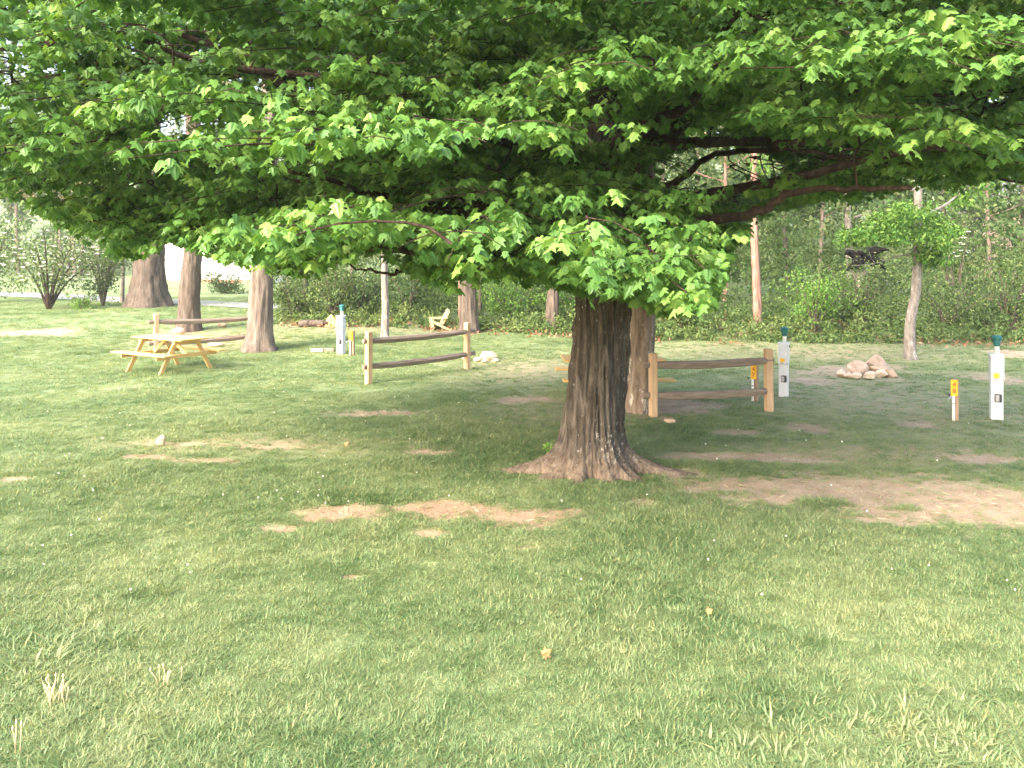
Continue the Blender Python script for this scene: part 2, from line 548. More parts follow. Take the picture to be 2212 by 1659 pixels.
def build_ground():
    ys = np.concatenate([np.arange(-6, 3, .6), np.arange(3, 20, .09), np.arange(20, 45, .3), np.arange(45, 120, 2.5), np.array([125, 140, 160, 190, 230, 300, 400])])
    xp = np.concatenate([np.arange(0, 12, .1), np.arange(12, 30, .5), np.arange(30, 90, 4), np.array([100, 130, 170, 230, 320])])
    xs = np.concatenate([-xp[::-1][:-1], xp])
    X, Y = np.meshgrid(xs, ys)
    Z = gz(X, Y)
    d, r, dr = masks(X, Y)
    Z = Z - .025 * d * (Y < 30)
    nx = len(xs); ny = len(ys)
    V = np.stack([X, Y, Z], -1).reshape(-1, 3)
    i, j = np.meshgrid(np.arange(nx - 1), np.arange(ny - 1))
    a = (j * nx + i).ravel()
    L = np.stack([a, a + 1, a + nx + 1, a + nx], 1).ravel()
    o = np_mesh('ground', V, L, np.arange(len(a)) * 4, M['ground'], None, True, {'dirt': d.ravel(), 'red': r.ravel(), 'dry': dr.ravel()})
    tag(o, 'lawn with bare reddish soil patches between campsites', 'ground', None, 'structure')
build_ground()


def build_road():
    pts = [at(-500, 626), at(-200, 630), at(60, 639), at(300, 650), at(600, 664), at(800, 674), at(1100, 690)]
    c = spline([(p.x, p.y) for p in pts], 60)
    m = MB(); vs = []; fs = []
    for k, p in enumerate(c):
        t = c[min(k + 1, 59)] - c[max(k - 1, 0)]; t /= np.linalg.norm(t); nrm = np.array([-t[1], t[0]])
        for w in (-1.15, -.6, 0, .6, 1.15):
            q = p + nrm * w
            vs.append((q[0], q[1], float(gz(q[0], q[1])) + .035))
    for k in range(59):
        for i in range(4):
            a = k * 5 + i; fs.append((a, a + 1, a + 6, a + 5))
    o = m.add(vs, fs, True).build('road', M['asphalt'])
    tag(o, 'narrow grey paved lane crossing behind the trees', 'road', None, 'structure')
build_road()

# ------------------------------------------------------------------ grass
TUFTS = bpy.data.collections.new('tuft_sources')


def blade_tuft(seed, nb, spread, h0, h1, lean):
    rs = np.random.RandomState(seed)
    V = []; Fq = []; tint = []
    for b in range(nb):
        a = rs.rand() * 2 * PI; r = spread * math.sqrt(rs.rand())
        base = np.array([r * math.cos(a), r * math.sin(a), -.01])
        az = a + rs.normal() * .9
        out = np.array([math.cos(az), math.sin(az), 0]); side = np.array([-out[1], out[0], 0])
        tw = rs.normal() * .8
        side = side * math.cos(tw) + out * math.sin(tw) * .6
        H = h0 + (h1 - h0) * rs.rand(); ln = lean * (.3 + rs.rand() * 1.2); w = .0020 + .0024 * rs.rand()
        k = len(V); t_ = rs.rand()
        for (t, ww) in ((0, 1), (.5, .85), (1, .1)):
            c = base + np.array([0, 0, 1]) * H * (t - .35 * ln * t * t) + out * H * ln * t ** 1.8
            V += [c - side * w * ww, c + side * w * ww]
            tint += [t_, t_]
        Fq += [(k, k + 1, k + 3, k + 2), (k + 2, k + 3, k + 5, k + 4)]
    me = bpy.data.meshes.new('grass_tuft'); me.from_pydata([tuple(v) for v in V], [], Fq)
    at_ = me.attributes.new('tint', 'FLOAT', 'POINT'); at_.data.foreach_set('value', np.array(tint, np.float32))
    me.materials.append(M['grass_blade'])
    o = bpy.data.objects.new('grass_tuft', me); TUFTS.objects.link(o)


for k in range(6): blade_tuft(100 + k, 50, .09, .018, .044, 1.2)
for k in range(3): blade_tuft(200 + k, 30, .07, .03, .07, 1.3)


def scatter(name, P, scale, coll, kindlabel):
    me = bpy.data.meshes.new(name)
    me.vertices.add(len(P)); me.vertices.foreach_set('co', P.astype(np.float32).ravel())
    a = me.attributes.new('sc', 'FLOAT', 'POINT'); a.data.foreach_set('value', scale.astype(np.float32))
    o = bpy.data.objects.new(name, me); COL.objects.link(o)
    ng = bpy.data.node_groups.new(name + '_scatter', 'GeometryNodeTree')
    ng.interface.new_socket('Geometry', in_out='INPUT', socket_type='NodeSocketGeometry')
    ng.interface.new_socket('Geometry', in_out='OUTPUT', socket_type='NodeSocketGeometry')
    N = ng.nodes; L = ng.links
    gi = N.new('NodeGroupInput'); go = N.new('NodeGroupOutput')
    ci = N.new('GeometryNodeCollectionInfo'); ci.inputs['Collection'].default_value = coll
    ci.inputs['Separate Children'].default_value = True; ci.inputs['Reset Children'].default_value = True
    ip = N.new('GeometryNodeInstanceOnPoints'); ip.inputs['Pick Instance'].default_value = True
    na = N.new('GeometryNodeInputNamedAttribute'); na.data_type = 'FLOAT'; na.inputs['Name'].default_value = 'sc'
    rv = N.new('FunctionNodeRandomValue'); rv.data_type = 'FLOAT_VECTOR'
    rv.inputs['Min'].default_value = (-.12, -.12, 0); rv.inputs['Max'].default_value = (.12, .12, 2 * PI)
    L.new(gi.outputs[0], ip.inputs['Points']); L.new(ci.outputs[0], ip.inputs['Instance'])
    L.new(rv.outputs[0], ip.inputs['Rotation']); L.new(na.outputs[0], ip.inputs['Scale'])
    L.new(ip.outputs[0], go.inputs[0])
    md = o.modifiers.new('scatter', 'NODES'); md.node_group = ng
    o['label'] = kindlabel; o['kind'] = 'stuff'; o['category'] = 'grass'
    return o


def build_grass():
    Ps = []; Ss = []
    for (y0, y1, dens, sc) in ((2.6, 6.5, 620, .95), (6.5, 10, 420, 1.0), (10, 15, 190, 1.1), (15, 24, 90, 1.3), (24, 40, 26, 1.7)):
        W = .72 * y1 + .6
        n = int(2 * W * (y1 - y0) * dens)
        x = RS.uniform(-W, W, n); y = RS.uniform(y0, y1, n)
        k = np.abs(x) < .70 * y + .6
        x = x[k]; y = y[k]
        d, r, dr = masks(x, y)
        keep = RS.rand(len(x)) > np.clip(d * 1.75 - .18 + 2.2 * (fbm(x / .22, y / .16, 71, 3) - .5) * (d > .02), 0, .90)
        keep &= RS.rand(len(x)) > .6 * dr
        x = x[keep]; y = y[keep]; dr = dr[keep]; d = d[keep]
        s = sc * (.55 + .85 * fbm(x / 1.1, y / 1.1, 33)) * RS.uniform(.75, 1.25, len(x)) * (1 - .35 * dr) * (1 - .62 * np.clip(d * 1.3, 0, 1))
        Ps.append(np.stack([x, y, gz(x, y)], 1)); Ss.append(s)
    # taller coarse clumps
    for (px, py, n, rad, sc) in ((30, 1430, 60, .3, 1.9), (60, 1400, 40, .25, 1.7), (1880, 1640, 45, .35, 2.0), (2080, 1600, 40, .3, 1.9), (1750, 1650, 25, .3, 1.7), (680, 1050, 25, .5, 1.5), (2190, 1650, 25, .3, 1.9)):
        c = at(px, py)
        x = c.x + RS.normal(size=n) * rad; y = c.y + RS.normal(size=n) * rad
        Ps.append(np.stack([x, y, gz(x, y)], 1)); Ss.append(sc * RS.uniform(.6, 1.2, n))
    scatter('grass', np.concatenate(Ps), np.concatenate(Ss), TUFTS, 'short uneven green grass covering the lawn')
build_grass()


def dead_grass():
    n = 60000
    x = RS.uniform(-8, 10, n); y = RS.uniform(5, 19, n)
    d, r, dr = masks(x, y)
    k = RS.rand(n) < np.clip(d * .55 + .04 * dr, 0, .5) * np.clip(9 / y, .3, 1)
    x = x[k]; y = y[k]; n = len(x)
    a = RS.rand(n) * 2 * PI
    T = np.stack([np.cos(a), np.sin(a), RS.uniform(-.05, .35, n)], 1)
    N = rand_dirs(n) * .35 + np.array([0, 0, 1.0])
    thin = (OVAL[0] * np.array([.14, 1, .6]), OVAL[1])
    o = leaves('dead_grass', np.stack([x, y, gz(x, y) - .012], 1), T, N, RS.uniform(.04, .12, n), thin, M['straw'])
    tag(o, 'dry straw bits strewn over the bare soil', 'dead grass', None, 'stuff')
    n = 26000
    x = RS.uniform(-7, 9, n); y = RS.uniform(5, 16, n)
    d, r, dr = masks(x, y)
    k = RS.rand(n) < d * .25
    x = x[k]; y = y[k]; n = len(x)
    v = np.array([(0, 0, 1), (1, 0, 0), (0, 1, 0), (-1, 0, 0), (0, -1, 0)], float) * np.array([.8, .8, .6]); f = [[0, 1, 2], [0, 2, 3], [0, 3, 4], [0, 4, 1]]
    o = leaves('soil_crumbs', np.stack([x, y, gz(x, y) - .024], 1), np.stack([RS.normal(size=n), RS.normal(size=n), RS.normal(size=n) * .2], 1), np.tile(np.array([[0, 0, 1.0]]), (n, 1)) + rand_dirs(n) * .2, .004 + .013 * RS.rand(n) ** 3, (v, f), M['crumb'])
    tag(o, 'loose crumbs of earth and grit on the bare soil', 'soil', None, 'stuff')
dead_grass()

# ------------------------------------------------------------------ the maple
TB = at(1288, 1012)
TD = TB.y


def tree_pt(px, py, dd=0.0):
    return onp(px, py, TD + dd)


def build_maple():
    global RS
    RS = np.random.RandomState(5)
    root = thing('maple_tree', 'big leafy maple with dark furrowed trunk and flaring roots, foremost tree', 'tree', TB)
    off = Vector(TB)
    # --- trunk: ring-by-ring surface, bark furrows and buttress roots in the shape
    prof = [(0.0, (1286, 1012), .0), ]
    axis = spline([tuple(tree_pt(*p)) for p in ((1275, 1030), (1276, 980), (1283, 860), (1293, 760), (1300, 660), (1302, 540), (1304, 430), (1303, 300), (1306, 180), (1312, 0), (1318, -300), (1310, -700), (1316, -1100))], 330)
    zz = axis[:, 2]
    def rad(z):
        return np.interp(z, [-.3, 0, .25, .55, 1.0, 1.6, 2.2, 2.9, 3.4, 3.9, 4.6, 6, 8, 10.5], [.47, .40, .345, .325, .318, .312, .308, .315, .28, .195, .165, .13, .09, .04])
    nseg = 220
    th = np.arange(nseg) / nseg * 2 * PI
    # roots: angle, reach, width   (angle 0 = +x right, -pi/2 towards the camera)
    roots = [(PI + .12, 1.05, .34), (PI + .7, .5, .30), (-PI / 2 - .35, .34, .26), (-PI / 2 + .3, .28, .24), (-.8, .5, .30), (-.2, 1.1, .26), (.9, .5, .3), (1.9, .6, .3), (2.6, .4, .25)]
    V = []
    for i in range(len(axis)):
        z = zz[i]; r0 = rad(z)
        r = np.full(nseg, r0)
        tw = z * .28                                   # slow twist of the furrows
        fl = np.exp(-max(z + .02, 0) / .12) if z > -.02 else 1.0
        fl2 = np.exp(-max(z, 0) / .6)
        for (a, reach, w) in roots:
            dth = (th - a + PI) % (2 * PI) - PI
            r = r + reach * fl * np.exp(-(dth / (w * (.55 + .5 * (1 - fl)))) ** 2) * .85
            r = r + .07 * fl2 * np.exp(-(dth / (w * 1.1)) ** 2)
        big = np.sin(5 * (th + tw) + 1.3) * .012 + np.sin(3 * (th + tw)) * .014
        fur = (vnoise((th + tw) * 9.0, np.full(nseg, z * 1.5), 5) - .5) * .065 + (vnoise((th + tw) * 20, np.full(nseg, z * 4.2), 6) - .5) * .045 + (vnoise((th + tw) * 42, np.full(nseg, z * 13), 7) - .5) * .022
        k = min(1.0, r0 / .3)
        r = r + (big + fur) * k
        c = axis[i]
        V.append(np.stack([c[0] + r * np.cos(th), c[1] + r * np.sin(th), np.full(nseg, z)], 1))
    V = np.array(V)
    # roots hug the ground
    m = len(axis)
    V = V.reshape(-1, 3) - np.array(off)
    i, j = np.meshgrid(np.arange(nseg), np.arange(m - 1))
    a = (j * nseg + i).ravel(); b = (j * nseg + (i + 1) % nseg).ravel()
    L = np.stack([a, b, b + nseg, a + nseg], 1).ravel()
    np_mesh('trunk', V, L, np.arange(len(a)) * 4, M['maple_bark'], root, True)

    # --- limbs (px, py, depth offset), base radius
    limbs = [
        (.105, [(1325, 440, 0), (1385, 345, -.05), (1440, 316, -.05), (1560, 305, -.1), (1700, 310, -.3), (1830, 298, -.5), (2000, 262, -.8), (2260, 205, -1.2)]),
        (.060, [(1320, 480, 0), (1400, 425, .1), (1470, 385, .1), (1546, 335, .0), (1700, 322, -.35), (1850, 345, -.5), (2056, 372, -.7), (2260, 400, -.9)]),
        (.085, [(1310, 330, 0), (1450, 270, .3), (1650, 240, .5), (1950, 213, .8), (2260, 180, 1.2)]),
        (.095, [(1285, 540, 0), (1180, 495, -.1), (1050, 447, -.1), (1000, 424, -.1), (940, 417, 0), (800, 402, .2), (600, 385, .4), (350, 350, .6), (50, 300, .8)]),
        (.085, [(1280, 600, 0), (1150, 575, -.4), (1000, 553, -.6), (860, 540, -.7), (760, 528, -.7), (620, 500, -.7), (450, 480, -.6), (250, 440, -.4)]),
        (.10, [(1290, 380, 0), (1150, 310, 0), (900, 255, .1), (660, 205, .2), (540, 140, .3), (430, 88, .4), (250, 55, .6), (20, 20, .8)]),
        (.085, [(1295, 330, 0), (1150, 260, -.3), (900, 190, -.4), (740, 112, -.5), (560, 40, -.6), (300, -60, -.6)]),
        (.055, [(1285, 500, 0), (1150, 470, .5), (1000, 460, .7), (920, 455, .8), (800, 440, 1.0), (560, 420, 1.6)]),
        (.04, [(1285, 560, 0), (1000, 575, -.2), (880, 578, -.4), (850, 592, -.5), (790, 583, -.5), (700, 560, -.4)]),
    ]
    P_l = [(r, [np.array(tree_pt(*p)) for p in pts]) for r, pts in limbs]
    # limbs running towards and away from the camera, and up in the crown
    ax_at = lambda z: np.array([np.interp(z, zz, axis[:, 0]), np.interp(z, zz, axis[:, 1]), z])
    rl = random.Random(5)
    extra = [(-100, 2.5, 3.6, .1), (-60, 2.7, 4.2, .15), (-135, 2.6, 4.4, .2), (-80, 3.4, 4.3, .35), (-30, 2.9, 4.6, .25), (-160, 3.6, 5.5, .3), (60, 2.8, 5.2, .2), (120, 3.0, 5.5, .2), (90, 3.6, 5.5, .3), (20, 3.8, 5.5, .35),
             (-110, 4.4, 4.6, .5), (-50, 4.6, 4.8, .5), (-10, 4.8, 5.5, .5), (160, 4.6, 6.0, .45), (100, 5, 5, .5), (45, 5.4, 4.8, .6), (-140, 5.6, 5, .6), (-85, 6, 4.2, .7), (-25, 6.4, 4.4, .7), (180, 6.5, 5, .7), (70, 7, 4, .8), (-60, 7.8, 3.4, .9), (140, 8, 3.4, .9)]
    for (az, z0, ln, rise) in extra:
        az = math.radians(az); d = np.array([math.cos(az), math.sin(az), 0])
        p0 = ax_at(z0); pts = [p0]
        for q in (.25, .5, .75, 1):
            pts.append(p0 + d * ln * q + np.array([rl.uniform(-.25, .25), rl.uniform(-.25, .25), rise * ln * (q - .35 * q * q) + rl.uniform(-.1, .1)]))
        P_l.append((.05 + .012 * ln * (1 - z0 / 12), pts))
    limb_pts = []; limb_id = []; limb_mb = []
    for li, (r, pts) in enumerate(P_l):
        n = 36
        c = spline(pts, n)
        for k in range(2, n - 1): c[k] += RS.normal(size=3) * .012
        t = np.linspace(0, 1, n)
        rr = np.maximum(r * (1 - .82 * t ** .8), .012)
        rr[0] *= 1.5; rr[1] *= 1.2
        mb = MB(); mb.tube([p - np.array(off) for p in c], rr, 10, .06)
        limb_mb.append(mb)
        limb_pts.append(c[4:]); limb_id += [li] * (n - 4)
    LP = np.concatenate(limb_pts); LI = np.array(limb_id)

    # --- leafy sprays fill the crown
    ZX = (np.array([0, 60, 150, 230, 330, 352, 392, 440, 490, 560, 600, 690, 780, 850, 960, 1060, 1200, 1330, 1440, 1540, 1590, 1640, 1750, 1900, 2050, 2212]) - CX) / F
    ZT = (HOR - np.array([425, 440, 500, 545, 548, 508, 520, 545, 558, 580, 600, 590, 545, 560, 625, 600, 610, 645, 680, 660, 530, 462, 432, 425, 405, 400])) / F

    def zbot(x, y):
        """lower edge of the crown: low over the trunk, lifting towards its rim"""
        yy = np.clip(y, 4.2, 12.0)
        return HC + .04 + np.interp(x / np.maximum(y, .5), ZX, ZT) * yy

    # airy openings between the boughs, where the limbs show
    OPEN = [(1545, 365, 150, 52, 99), (1302, 235, 42, 75, .3), (985, 440, 80, 24, .4), (840, 548, 70, 28, .4), (590, 165, 120, 34, .5), (420, 92, 70, 18, .5),
            (2070, 205, 110, 26, .6), (380, 262, 55, 30, 99), (25, 130, 45, 55, 99), (1760, 330, 120, 20, .3), (640, 345, 60, 14, 99), (1060, 540, 40, 14, 99), (1985, 440, 90, 30, 99)]

    def opening(p):
        px = CX + F * p[0] / p[1]; py = HOR - F * (p[2] - HC) / p[1]
        for (cx, cy, a, b, far) in OPEN:
            if p[1] < TD + far and ((px - cx) / a) ** 2 + ((py - cy) / b) ** 2 < 1: return True
        return False

    def reach(az):        # crown radius by direction
        a = np.degrees(az) % 360
        return np.interp(a, [0, 45, 90, 135, 180, 225, 270, 315, 360], [6.5, 5.2, 4.6, 5.4, 7.5, 5.6, 4.3, 5.0, 6.5])
    cen = []; lean = []
    tries = 0
    axc = np.array([TB.x, TB.y])
    # boughs: flat drooping plates of sprays with air between them
    boughs = []
    for (px, py, Y, rb) in ((1240, 470, 6.6, .75), (1150, 530, 6.9, .7), (1330, 400, 6.9, .7), (1250, 585, 7.0, .6), (1410, 560, 7.9, .75), (1330, 600, 8.0, .6), (1480, 600, 8.6, .75), (1420, 625, 8.9, .55), (940, 570, 6.8, .6), (1030, 560, 6.9, .6),
                            (1090, 500, 7.0, .7), (760, 170, 6.2, .9), (1130, 230, 6.2, .9), (1440, 120, 5.6, .8), (1850, 90, 5.6, .9), (2100, 90, 5.6, .9), (1800, 230, 6.3, .8), (1480, 480, 9.6, .8), (1540, 560, 9.3, .6), (480, 440, 8.2, .8), (330, 500, 8.4, .6), (150, 440, 8.2, .7), (650, 520, 8.0, .7), (40, 160, 8.4, .9), (20, 270, 8.6, .8), (110, 60, 7.6, .9), (30, 370, 8.8, .7), (230, 330, 8.0, .8)):
        p = onp(px, py, Y); p = np.array(p)
        boughs.append((p, rb, math.atan2(p[1] - TB.y, p[0] - TB.x)))
    while tries < 30000 and len(boughs) < 205:
        tries += 1
        az = RS.rand() * 2 * PI
        R = float(reach(az)); rho = RS.rand() ** .5
        z = 1.95 + 4.4 * RS.rand() ** 1.2
        r = R * rho * max(0.0, 1 - max(0, (z - 4.5) / 7.3) ** 2) ** .5
        if r < .8: continue
        x = TB.x + r * math.cos(az); y = TB.y + r * math.sin(az)
        rb = RS.uniform(.75, 1.25)
        if z < zbot(x, y) + .22: continue
        if r < 1.5 and z < 2.9 and math.sin(az) < .3: continue
        if z > HC + .36 * y + .3 and RS.rand() < .92: continue
        if y > TD + 1.2 and z > 4.0 and RS.rand() < .45: continue
        q = np.array([x, y, z])
        if any(((q[0] - b[0]) ** 2 + (q[1] - b[1]) ** 2) / 1.15 ** 2 + ((q[2] - b[2]) / .56) ** 2 < 1 for b, _, _ in boughs): continue
        boughs.append((q, rb, az))
    for q, rb, az in boughs:
        for k in range(int(9 + 5 * rb)):
            a = RS.rand() * 2 * PI; t = math.sqrt(RS.rand())
            o = np.array([math.cos(a), math.sin(a)]) * rb * t
            out = o[0] * math.cos(az) + o[1] * math.sin(az)
            p = q + np.array([o[0], o[1], -.20 * t * t * rb - .16 * out + RS.normal() * .07])
            if p[2] < zbot(p[0], p[1]) + .06 or opening(p): continue
            cen.append(p); lean.append(az + .7 * t * math.sin(a - az))
    tries = 0; nhi = 0
    while nhi < 60 and tries < 5000:
        tries += 1
        az = RS.rand() * 2 * PI; z = RS.uniform(6.2, 11.5)
        r = float(reach(az)) * max(0.0, 1 - ((z - 4.5) / 7.3) ** 2) ** .5 * RS.rand() ** .55
        cen.append(np.array([TB.x + r * math.cos(az), TB.y + r * math.sin(az), z])); lean.append(az); nhi += 1
    cen = np.array(cen); lean = np.array(lean)
    Pn = []; Pz = []
    AX = []
    d0 = np.array([np.min(((LP - c) ** 2).sum(1)) for c in cen])
    order = np.argsort(d0)
    cen = cen[order]; lean = lean[order]
    WP = np.zeros((len(LP) + len(cen) * 6, 3)); WI = np.zeros(len(WP), int)
    WP[:len(LP)] = LP; WI[:len(LP)] = LI; nw = len(LP)
    inner = np.array([TB.x, TB.y, 0])
    for c, az in zip(cen, lean):
        a = az + RS.normal() * .4
        d = np.array([math.cos(a), math.sin(a), -.10 + RS.normal() * .10])
        side = np.array([-math.sin(a), math.cos(a), 0])
        Lh = RS.uniform(.38, .65)
        hi = c[2] > 6.2
        aim = c - d * Lh
        j = np.argmin(((WP[:nw] - aim) ** 2).sum(1))
        st = WP[j]; li = WI[j]
        tip = c + d * Lh
        mid = st * .45 + aim * .55 + np.array([0, 0, .05 * np.linalg.norm(c - st)])
        tp = spline([st, mid, c - d * Lh * .2, tip - np.array([0, 0, .12])], 9)
        good = tp[:, 2] > zbot(tp[:, 0], tp[:, 1]) + .03
        cut = 9 if good.all() else int(np.argmin(good))
        if cut >= 3:
            limb_mb[li].tube((tp - np.array(off))[:cut], np.linspace(.012, .003, 9)[:cut], 5, 0, False)
        WP[nw:nw + 6] = tp[2:8]; WI[nw:nw + 6] = li; nw += 6
        seen = abs(c[0]) < .70 * c[1] + .7 and not hi
        nn = 15 if seen else 8
        for q in range(nn):
            t = RS.uniform(-1, 1); lat = RS.normal() * .24 * (1.15 - .4 * t)
            up = RS.normal() * .055 - .14 * max(0, t) ** 2 - .12 * abs(lat) + .05
            Pn.append(c + d * Lh * t + side * lat + np.array([0, 0, up])); Pz.append(not seen)
        for q in range(2):     # side twigs
            t0 = RS.uniform(-.3, .5); sgn = 1 if q % 2 else -1
            a0 = c + d * Lh * t0; b0 = a0 + d * .25 + side * sgn * RS.uniform(.25, .45) - np.array([0, 0, .06])
            if cut < 9 or b0[2] < zbot(b0[0], b0[1]) + .04: continue
            limb_mb[li].tube([a0 - np.array(off), (a0 + b0) / 2 + np.array([0, 0, .03]) - np.array(off), b0 - np.array(off)], [.004, .0035, .002], 4, 0, False)
    Pn = np.array(Pn); Pz = np.array(Pz)
    per = np.where(Pz, 6, 10)
    idx = np.repeat(np.arange(len(Pn)), per)
    n = len(idx)
    ph = RS.rand(n) * 2 * PI
    el = -RS.uniform(.35, 1.5, n)
    T = np.stack([np.cos(ph), np.sin(ph), el], 1)
    Nn = np.stack([np.cos(ph) * -el * .8, np.sin(ph) * -el * .8, np.ones(n)], 1) + RS.normal(size=(n, 3)) * .28
    stem = RS.uniform(.02, .085, n)
    tdir = np.stack([np.cos(ph), np.sin(ph), el * .35 + .1], 1)
    P = Pn[idx] + unit(tdir) * stem[:, None] + RS.normal(size=(n, 3)) * .018
    S = (.038 + .060 * RS.beta(2.0, 2.0, n)) * np.where(Pz[idx], 1.5, 1.0)
    keep = P[:, 2] > zbot(P[:, 0], P[:, 1]) - .06 + .12 * (fbm(P[:, 0] / .5, P[:, 1] / .5, 14) - .5)
    keep &= np.array([not opening(p) or h < .12 for p, h in zip(P, RS.rand(n))])
    node_t = RS.rand(len(Pn))
    tint = np.clip(node_t[idx] * .55 + RS.rand(n) * .45, 0, 1)
    leaves('crown', (P - np.array(off))[keep], T[keep], Nn[keep], S[keep], MAPLE, M['maple_leaf'], root, tint[keep])
    for mb in limb_mb: mb.build('branch', M['limb_bark'], root)
build_maple()

# ------------------------------------------------------------------ other trees
def clump_leaves(centers, rad, per, size, flat=.7, down=.5):
    n = len(centers) * per
    c = np.repeat(centers, per, 0)
    r = np.repeat(rad, per)
    d = rand_dirs(n) * (RS.rand(n) ** .45)[:, None] * r[:, None]
    d[:, 2] *= flat
    P = c + d
    T = unit(d + 1e-6) * .7 + rand_dirs(n) * .8 + np.array([0, 0, -down])
    N = unit(d + 1e-6) * .6 + rand_dirs(n) * .6 + np.array([0, 0, .7])
    S = RS.uniform(.65, 1.3, n) * size
    return P, T, N, S


def tree(name, label, px, py, wpx, H, bark, leafm, crown=None, bend=(), group=None, flare=1.5, cat='tree', nl=70, per=55, size=.17, limb_z=None, seed=0, base_rings=None, extra_branches=()):
    """px,py: foot in the picture; wpx: trunk width at breast height there; bend: (height, dx) pairs"""
    b = at(px, py); s = ppm(b.y)
    r0 = wpx / s / 2
    root = thing(name, label, cat, b, 0, group)
    rs = random.Random(seed + int(px))
    hs = np.concatenate([np.linspace(-.15, 3.2, 40), np.linspace(3.4, H, 26)])
    bx = np.interp(hs, [0] + [h for h, _ in bend] + [H + .1], [0] + [d for _, d in bend] + [bend[-1][1] if bend else 0])
    # smooth
    for _ in range(3): bx[1:-1] = (bx[:-2] + 2 * bx[1:-1] + bx[2:]) / 4
    nseg = 56 if wpx > 15 else 20
    th = np.arange(nseg) / nseg * 2 * PI
    V = []
    for h, dx in zip(hs, bx):
        r = r0 * (1.05 - .72 * max(0, h) / H) * (1 + (flare - 1) * math.exp(-max(h, 0) / (.9 * r0 + .12)))
        rr = r * (1 + .10 * (vnoise(th * 5 / (2 * PI) * 6, np.full(nseg, h * 1.2), seed + 3) - .5) + .06 * np.sin(4 * th + seed) * math.exp(-max(h, 0) / .5) * flare)
        if wpx > 15: rr = rr + r0 * (.16 * (vnoise(th * 4.5 + h * .5, np.full(nseg, h * 2.2), seed + 5) - .5) + .10 * (vnoise(th * 10, np.full(nseg, h * 6), seed + 6) - .5))
        V.append(np.stack([dx + rr * np.cos(th), rr * np.sin(th), np.full(nseg, h)], 1))
    V = np.array(V).reshape(-1, 3); m = len(hs)
    i, j = np.meshgrid(np.arange(nseg), np.arange(m - 1))
    a = (j * nseg + i).ravel(); b2 = (j * nseg + (i + 1) % nseg).ravel()
    np_mesh('trunk', V, np.stack([a, b2, b2 + nseg, a + nseg], 1).ravel(), np.arange(len(a)) * 4, bark, root, True)
    z0, R = crown if crown else (H * .4, H * .28)
    cs = []; rads = []
    nb = 9
    for q in range(nb):
        mb = MB()
        t = (q + .3) / nb
        h = z0 + (H * .96 - z0) * t; az = q * 2.4 + rs.random()
        ln = R * (.6 + .6 * math.sin(PI * min(1, t * .8 + .18))) * rs.uniform(.75, 1.15)
        x0 = float(np.interp(h, hs, bx))
        p0 = np.array([x0, 0, h - .3])
        pts = [p0, p0 + np.array([math.cos(az), math.sin(az), .35]) * ln * .5, p0 + np.array([math.cos(az), math.sin(az), .45]) * ln]
        rb = max(.02, r0 * (1 - .8 * t) * .45)
        mb.tube(spline(pts, 8), np.linspace(rb, .012, 8), 6, .05)
        mb.build('branch', bark, root)
        k = max(2, nl // nb)
        for _ in range(k):
            f = rs.uniform(.35, 1.15)
            c = p0 + (pts[2] - p0) * f + np.array([rs.gauss(0, .28), rs.gauss(0, .28), rs.gauss(0, .22)]) * R * .55
            cs.append(c); rads.append(R * rs.uniform(.12, .24))
    for (pts, r) in extra_branches:
        mb = MB(); mb.tube(spline(pts, 12), np.linspace(r, r * .25, 12), 6, .08); mb.build('branch', M['pale_bark'], root)
    P, T, N, S = clump_leaves(np.array(cs), np.array(rads), per, size)
    leaves('crown', P, T, N, S, OVAL, leafm, root)
    return root, b


# the trees one can tell apart, left to right
tree('oak_tree', 'massive dark trunked tree with wide flaring base, behind the left fence', 321, 662, 62, 15, M['brown_bark'], M['wood_leaf'], (6, 5), [(1, -.0), (3, .05)], None, 1.55, nl=80, size=.25, seed=1)
tree('tall_tree', 'straight brown trunked tree standing right behind the left split rail fence', 407, 714, 41, 14, M['brown_bark'], M['wood_leaf'], (6, 3.6), [(1, .02), (3, .18), (6, .15)], None, 1.35, nl=70, size=.2, seed=2)
tree('rugged_tree', 'deeply furrowed pinkish grey tree at the right end of the left fence', 559, 757, 48, 14, M['rugged_bark'], M['wood_leaf'], (6, 3.6), [(1, .05), (3, .12), (6, .3)], None, 1.6, nl=70, size=.18, seed=3)
tree('slim_tree', 'slim pale mottled tree behind the middle split rail fence', 831, 734, 16, 9, M['pale_bark'], M['wood_leaf'], (4.6, 2.0), [(1, .02), (3, -.03)], None, 1.3, nl=45, size=.15, seed=4)
tree('straight_tree', 'straight reddish brown tree behind the right post of the middle fence', 1014, 718, 36, 13, M['brown_bark'], M['wood_leaf'], (5.5, 3.2), [(1, -.04), (3, -.1)], None, 1.3, nl=60, size=.18, seed=5)
tree('slender_tree', 'very thin trunk standing close against the left of a thicker brown one', 994, 700, 8, 8, M['red_bark'], M['wood_leaf'], (5, 1.5), [(1, 0)], None, 1.2, nl=30, size=.16, seed=6)
tree('dark_tree', 'short looking dark trunk in the thicket left of the maple', 1191, 714, 26, 11, M['brown_bark'], M['wood_leaf'], (4.6, 2.6), [(1, .05), (3, .12)], None, 1.35, nl=50, size=.18, seed=7)
tree('lichen_tree', 'lichen spotted grey tree half hidden behind the maple trunk', 1380, 886, 53, 12, M['lichen_bark'], M['bright_leaf'], (5.2, 2.8), [(1, .05), (3, .1)], None, 1.35, nl=60, per=60, size=.14, seed=8)
tree('red_tree', 'reddish scaly trunk rising from the thicket left of the middle power pedestal', 1638, 722, 18, 12, M['red_bark'], M['wood_leaf'], (5.0, 2.4), [(1, -.03), (3, -.12)], None, 1.15, nl=50, size=.16, seed=9)
